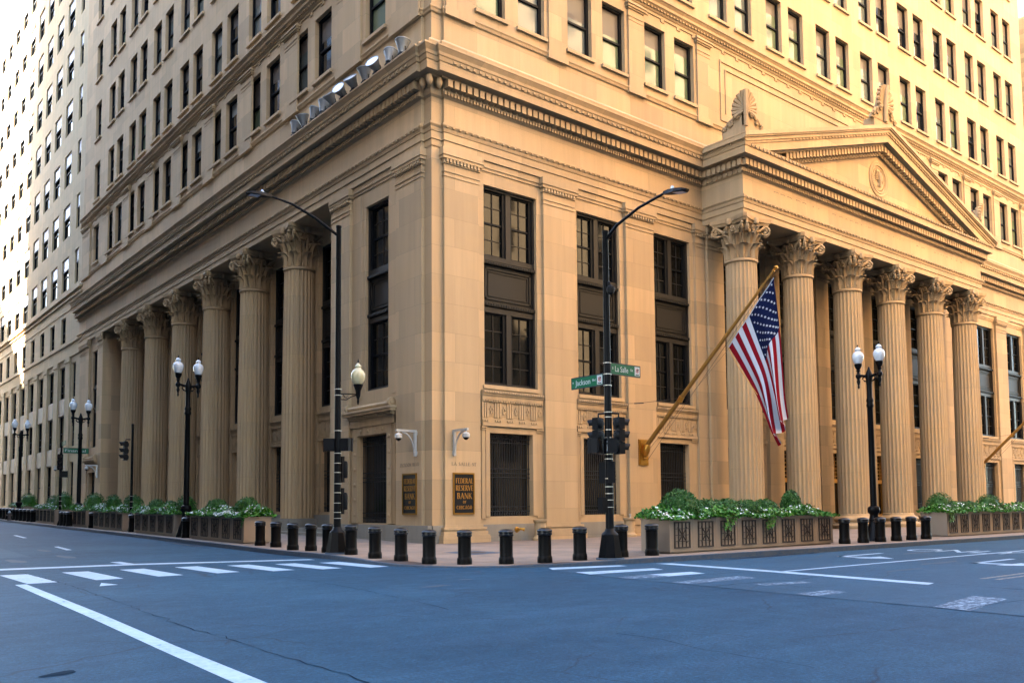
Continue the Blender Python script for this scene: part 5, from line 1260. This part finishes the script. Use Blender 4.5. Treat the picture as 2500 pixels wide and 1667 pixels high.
for x, y, lb in ((-5.4, 12.3, 'black twin globe street lamp nearest the camera on Jackson, in front of the fluted columns'), (-4.9, 34.2, 'black twin globe street lamp farther down Jackson by the far end of the bank'), (-4.9, 53.8, 'farthest black twin globe street lamp at the left edge of the photo')):
    o = dup(t1, (x, y, gz(x, y)), .05, lb); o.scale = (1.09,)*3

def plainpole(loc, H, lbl, r=.075):
    t = thing('signal_pole', lbl, 'pole', loc); mb = MB(); mb.lathe([(.17, 0), (.17, .05), (.11, .25), (r+.02, .3), (r, .32), (r*.85, H-.06), (r*1.1, H-.05), (r*.8, H), (.001, H+.02)], n=14); mb.build('shaft', M['black'], t); bands(t, [1.0, 1.3, 1.6, 1.9], r); return t
plainpole((-5.3, 21.2, gz(-5.3, 21.2)), 5.85, 'plain black signal pole beside the third Jackson planter')
signal((-5.62, 21.35, 5.15), R_(178), 3, 'black traffic light with visors to the left, on the plain pole by the far columns')
plainpole((-5.95, 34.5, gz(-5.95, 34.5)), 5.55, 'thin black signal pole holding the Financial sign')
signal((-6.05, 34.3, 5.10), R_(-115), 3, 'far black traffic light below the Financial street sign')
pedsignal((-5.85, 34.25, 3.95), R_(-95), 'far pedestrian signal box under the far traffic light')
sign('street_name_sign', lambda u, d, z: (-5.85+u, 34.45-d, 5.36+z), 1.55, .34, 'Financial', '', '', 'green street sign reading Financial, far left', None, logo=False)
sg = MB(); sg.box(-5.96, -5.94, 33.4, 34.4, 5.80, 6.10); tag(sg.build('street_name_sign', M['green']), 'green street sign seen nearly edge on above the Financial sign', 'street sign')
hy = thing('fire_hydrant', 'small dark fire hydrant with a pale cap among the far bollards', 'hydrant', (-6.05, 51.0, gz(-6.05, 51)))
mb = MB(); mb.lathe([(.16, 0), (.16, .05), (.11, .08), (.10, .5), (.13, .54), (.12, .6)], n=14); mb.tube([(-.2, 0, .42), (.2, 0, .42)], .06, 8); mb.build('barrel', M['iron'], hy); mb = MB(); mb.lathe([(.12, .6), (.09, .70), (.03, .76), (.03, .8)], n=14); mb.build('bonnet', M['silver'], hy)

# ------------------------------------------------------------------ things on the bank walls
def plaque(T, lbl):
    t = MB(T); t.box(.05, 1.02, 0, .03, .05, 1.64); o = t.build('wall_plaque', mat('black plaque', (.006, .006, .008), .35)); tag(o, lbl, 'plaque')
    f = MB(T)
    for a, b, c_, d_ in ((0, 1.07, 0, .06), (0, 1.07, 1.63, 1.69), (0, .055, .06, 1.63), (1.015, 1.07, .06, 1.63)): f.box(a, b, 0, .055, c_, d_)
    f.build('frame', M['brass'], o)
    l_ = MB(T)
    for s_, a, b, c_, d_ in (('FEDERAL', .12, .94, .13, .255), ('RESERVE', .12, .94, .30, .43), ('BANK', .18, .88, .485, .625), ('OF', .45, .62, .67, .735), ('CHICAGO', .15, .89, .79, .875)):
        letters(l_, s_, a*1.07, 1.69*(1-d_), 1.69*(d_-c_), .029, .040, width=(b-a)*1.07)
    l_.build('lettering', M['gold'], o)
plaque(lambda u, d, z: (1.05+u, -.002-d, 1.30+z), 'black and brass plaque right of the building corner, reading Federal Reserve Bank of Chicago')
plaque(lambda u, d, z: (-.002-d, 2.08-u, 1.30+z), 'narrower looking black and brass plaque on the wall left of the building corner')
def cctv(T, lbl):
    o = MB(T); o.box(-.05, .05, .02, .12, 0, 1.07); o.box(-.06, .06, 0, .03, .05, .2); o.box(-.06, .06, 0, .03, .86, 1.02); o.box(-.045, .045, .12, .98, .98, 1.07)
    n_ = 8; pts = [(0, .12+.55*(1-math.cos(math.pi/2*i/n_)), .15+.83*math.sin(math.pi/2*i/n_)) for i in range(n_+1)]
    for a, b in zip(pts, pts[1:]): o.add([(-.03, a[1], a[2]), (.03, a[1], a[2]), (.03, b[1], b[2]), (-.03, b[1], b[2]), (-.03, a[1]+.02, a[2]-.05), (.03, a[1]+.02, a[2]-.05), (.03, b[1]+.02, b[2]-.05), (-.03, b[1]+.02, b[2]-.05)], [(0, 1, 2, 3), (4, 5, 6, 7), (0, 4, 7, 3), (1, 5, 6, 2)])
    b_ = o.build('security_camera', M['white']); tag(b_, lbl, 'security camera')
    h = MB(lambda x, y, z: T(x, y+.86, z+.62)); h.lathe([(.13, .08), (.15, .1), (.15, .22), (.10, .28), (.03, .30), (.03, .37)], n=18); h.build('camera_housing', M['white'], b_)
    g = MB(lambda x, y, z: T(x, y+.86, z+.62)); g.lathe([(.001, -.03), (.07, 0), (.11, .05), (.12, .08)], n=18); g.build('dome', M['black'], b_)
cctv(lambda u, d, z: (1.10+u, -d, 3.67+z), 'white bracket security camera over the right plaque')
cctv(lambda u, d, z: (-d, 1.05+u, 3.67+z), 'white bracket security camera over the left plaque')
cctv(lambda u, d, z: (-d, 49.2+u, 4.25+z), 'white bracket security camera at the far end of the bank on Jackson')
cctv(lambda u, d, z: (-d, 60.2+u, 4.6+z), 'farthest white bracket security camera, on the pale office block')

# brass hose connection and stone urns
t = thing('hose_connection', 'brass twin hose connection on the granite plinth behind the corner bollards', 'hose connection', (4.15, -.3, .62))
mb = MB(); mb.lathe([(.12, 0), (.12, .03), (.07, .05), (.07, .14)], n=16, M4=Matrix.Rotation(math.pi/2, 4, 'X')); mb.build('flange', M['brass'], t)
for s_ in (-1, 1):
    mb = MB(); mb.tube([(0, -.12, .02), (.07*s_, -.18, .04), (.15*s_, -.26, .02)], [.06, .06, .055], 10); mb.tube([(.145*s_, -.25, .022), (.19*s_, -.31, .01)], .075, 12); mb.build('inlet', M['brass'], t)
def urn(x, lbl):
    mb = MB(); mb.lathe([(.33, 0), (.33, .10), (.30, .14), (.26, .17), (.24, .22), (.25, .74), (.29, .78), (.31, .82), (.31, .89), (.27, .90), (.25, .86), (.001, .86)], n=28, rf=lambda a, z: 1+(.012*math.cos(20*a) if .2 < z < .75 else 0))
    o = mb.build('stone_urn', M['carved'], None, loc=(x, -.62, .145)); tag(o, lbl, 'urn')
urn(5.2, 'drum shaped stone urn between the brass hose connection and the second pilaster'); urn(10.75, 'drum shaped stone urn left of the flagpole pilaster with a paper cup on its rim')
mb = MB(); mb.lathe([(.035, 0), (.05, .14), (.053, .145)], n=14); o = mb.build('paper_cup', M['white'], None, loc=(10.72, -.70, 1.05)); tag(o, 'white paper cup standing on the right hand stone urn', 'cup')
m_ = MB(); m_.lathe([(.054, .14), (.054, .155), (.045, .165), (.001, .165)], n=14); m_.build('lid', M['white'], o)

# floodlights on the cornice
def floodlight(i):
    lab = ['floodlight closest to the corner, highest in the photo and upright', 'shadowed floodlight second from the corner', 'floodlight third from the corner with a bright tilted lens', 'floodlight fourth from the corner', 'floodlight with a blue glinting lens, fifth from the corner', 'floodlight with the brightest white lens, in the middle of the row', 'floodlight just left of the one with the brightest lens', 'floodlight fourth from the far end of the row', 'floodlight third from the far end of the row', 'floodlight second from the far end of the row', 'last floodlight at the far low end of the row'][i]
    y = .95+1.0*i; t = thing('floodlight', 'metal '+lab, 'floodlight', (-.76, y, 20.20), 0, 'floodlights along the Jackson cornice'); t.scale = (.88, .88, .88)
    tilt = (4, 20, -60, -10, -46, -64, -42, 16, 18, -12, 14)[i]; az = (0, 30, 200, 180, 200, 200, 190, 10, -10, 170, 0)[i]
    Mx = Matrix.Translation((0, 0, .30)) @ Matrix.Rotation(R_(az), 4, 'Z') @ Matrix.Rotation(R_(abs(tilt)), 4, 'Y')
    b = MB(); b.lathe([(.12, -.16), (.17, -.14), (.18, -.02), (.20, .02), (.21, .08), (.27, .24), (.33, .38), (.355, .44), (.375, .45), (.375, .49), (.35, .49)], n=24, M4=Mx, cap=False); b.build('reflector', M['lampsilver'], t)
    l_ = MB(); l_.lathe([(.35, .47), (.2, .49), (.001, .50)], n=24, M4=Mx, cap=False); l_.build('lens', M['glasslamp'], t)
    k = MB(); k.box(-.16, .16, -.20, .20, -.02, .12); k.tube([(0, -.30, .05), (0, -.32, .25), (0, -.26, .40)], .025, 6); k.tube([(0, .30, .05), (0, .32, .25), (0, .26, .40)], .025, 6); k.box(-.025, .025, -.32, .32, .02, .06); k.build('yoke', M['blackm'], t)
    q = MB(); q.box(.16, .36, -.14, .16, -.02, .24); q.tube([(.26, .1, .2), (.2, .02, .34), (.1, 0, .36)], .02, 6); q.build('ballast_box', M['silver'], t)
for i in range(11): floodlight(i)

# flagpoles and the flag
def flagpole(x0, lbl, wire=True):
    t = thing('flagpole', lbl, 'flagpole', (x0, 0, 4.45))
    mb = MB(); mb.box(-.33, .33, -.06, -.0, -.90, .36); mb.box(-.26, .26, -.09, -.06, -.82, .28); mb.build('mounting_plate', M['brass'], t)
    mb = MB(); mb.lathe([(.10, -.3), (.17, -.12), (.19, .05), (.15, .22), (.11, .30)], n=18, M4=Matrix.Translation((0, -.22, -.18)) @ Matrix.Rotation(R_(-20), 4, 'X').inverted()); mb.tube([(0, -.1, -.55), (0, -.16, -.62)], .08, 10); mb.build('socket', M['brass'], t)
    mb = MB(); mb.tube([(0, -.2, 0), (0, -2.6, 2.3), (0, -5.2, 4.78), (0, -7.62, 7.08)], [.115, .105, .085, .055], 14); mb.build('pole', M['goldpole'], t)
    mb = MB(); mb.lathe([(.05, -.12), (.075, -.1), (.075, -.07), (.04, -.05), (.045, .0), (.08, .05), (.085, .10), (.05, .15), (.001, .17)], n=14, M4=Matrix.Translation((0, -7.70, 7.16)) @ Matrix.Rotation(R_(46), 4, 'X')); mb.build('finial', M['brass'], t)
    mb = MB(); mb.tube([(0, -2.35, 2.0), (0, -2.5, 2.22)], .13, 14); mb.build('collar', M['brass'], t)
    mb = MB(); mb.tube([(0, -2.4, 2.15), (-1.5, -1.2, 1.93), (-3.2, -.16, 1.85)], .010, 5); mb.tube([(-1.35, -1.32, 1.94), (-1.7, -1.05, 1.92)], .03, 6); mb.tube([(.05, -.25, -.65), (.05, -7.5, 6.85)], .008, 5); mb.tube([(.09, -.1, -.35), (.09, -3, 2.3), (.09, -5.2, 4.15)], .006, 5); mb.build('rigging', M['iron'], t)
    return t
flagpole(12.45, 'ochre flagpole slanting out from the third pilaster, carrying the flag')
flagpole(50.1, 'second ochre flagpole slanting out at the right edge of the photo, without a visible flag')

def flag():
    X0 = 12.44
    def P0(t):   # upper (canton) edge falling from the pole head
        pts = [(-7.66, 11.22), (-7.80, 9.9), (-7.90, 8.8), (-7.98, 7.4), (-8.06, 6.2), (-8.16, 5.3)]
        return spl(pts, t)
    def P1(t):
        pts = [(-5.25, 8.60), (-5.98, 7.45), (-6.62, 6.38), (-7.00, 5.55), (-7.30, 4.75), (-7.62, 4.10)]
        return spl(pts, t)
    def spl(p, t):
        f = t*(len(p)-1); i = min(int(f), len(p)-2); s_ = f-i
        a = p[max(0, i-1)]; b = p[i]; c = p[i+1]; d = p[min(len(p)-1, i+2)]
        return tuple(.5*((2*b[k])+(-a[k]+c[k])*s_+(2*a[k]-5*b[k]+4*c[k]-d[k])*s_*s_+(-a[k]+3*b[k]-3*c[k]+d[k])*s_**3) for k in (0, 1))
    def pos(s_, t):
        a = P0(t); b = P1(t)
        sf = s_+.055*t*math.sin(s_*math.pi*4.5+.6)*min(1, t*2)
        y = a[0]+(b[0]-a[0])*sf; z = a[1]+(b[1]-a[1])*sf
        fold = (.02+.30*t**1.2)*math.sin(s_*math.pi*4.5+1.2*t)+.10*t*math.sin(s_*9+5*t)
        z -= .12*math.sin(s_*math.pi)*t*(1-t)
        return Vector((X0-.04+fold-.15*t, y, z))
    NS, NT = 104, 90; mb = MB(); V = [tuple(pos(i/NS, j/NT)) for j in range(NT+1) for i in range(NS+1)]
    for j in range(NT):
        for i in range(NS):
            st = int(i/NS*13); t = (j+.5)/NT; m_ = 0 if st % 2 == 0 else 1
            if st < 7 and t < .35: m_ = 2
            mb.f.append((j*(NS+1)+i, j*(NS+1)+i+1, (j+1)*(NS+1)+i+1, (j+1)*(NS+1)+i)); mb.mi.append(m_); mb.sm.append(True)
    mb.v = V
    me = bpy.data.meshes.new('flag'); me.from_pydata(mb.v, [], mb.f)
    for m_ in (M['red'], M['wht'], M['blue']): me.materials.append(m_)
    for i, p in enumerate(me.polygons): p.material_index = mb.mi[i]; p.use_smooth = True
    o = bpy.data.objects.new('flag', me); C.objects.link(o)
    tag(o, 'American flag with red and white stripes hanging in folds from the slanting flagpole', 'flag')
    sm = MB()
    for r in range(9):
        for c_ in range(6 if r % 2 == 0 else 5):
            s0 = 7/13*(r+1)/10; t0 = .35*((c_*2+1 if r % 2 == 0 else c_*2+2))/12
            for side in (-1, 1):
                p = pos(s0, t0); a = (pos(s0+.01, t0)-p).normalized(); b = (pos(s0, t0+.01)-p).normalized(); n_ = a.cross(b).normalized(); b = n_.cross(a)
                q = [tuple(p+n_*.012*side+(a*math.cos(k*math.pi/5)+b*math.sin(k*math.pi/5))*(.068 if k % 2 == 0 else .027)) for k in range(10)]
                sm.add(q, [tuple(range(10))])
    sm.build('stars', M['wht'], o)
    hd = MB(); hd.tube([tuple(pos(i/10, 0)) for i in range(11)], .022, 6); hd.build('hoist_band', M['wht'], o)
    rp = MB(); rp.tube([(X0-.03, -5.22, 8.58), (X0-.03, -5.75, 7.62), (X0-.03, -6.68, 6.32)], .016, 5); rp.build('rope', M['gold'], o)
flag()
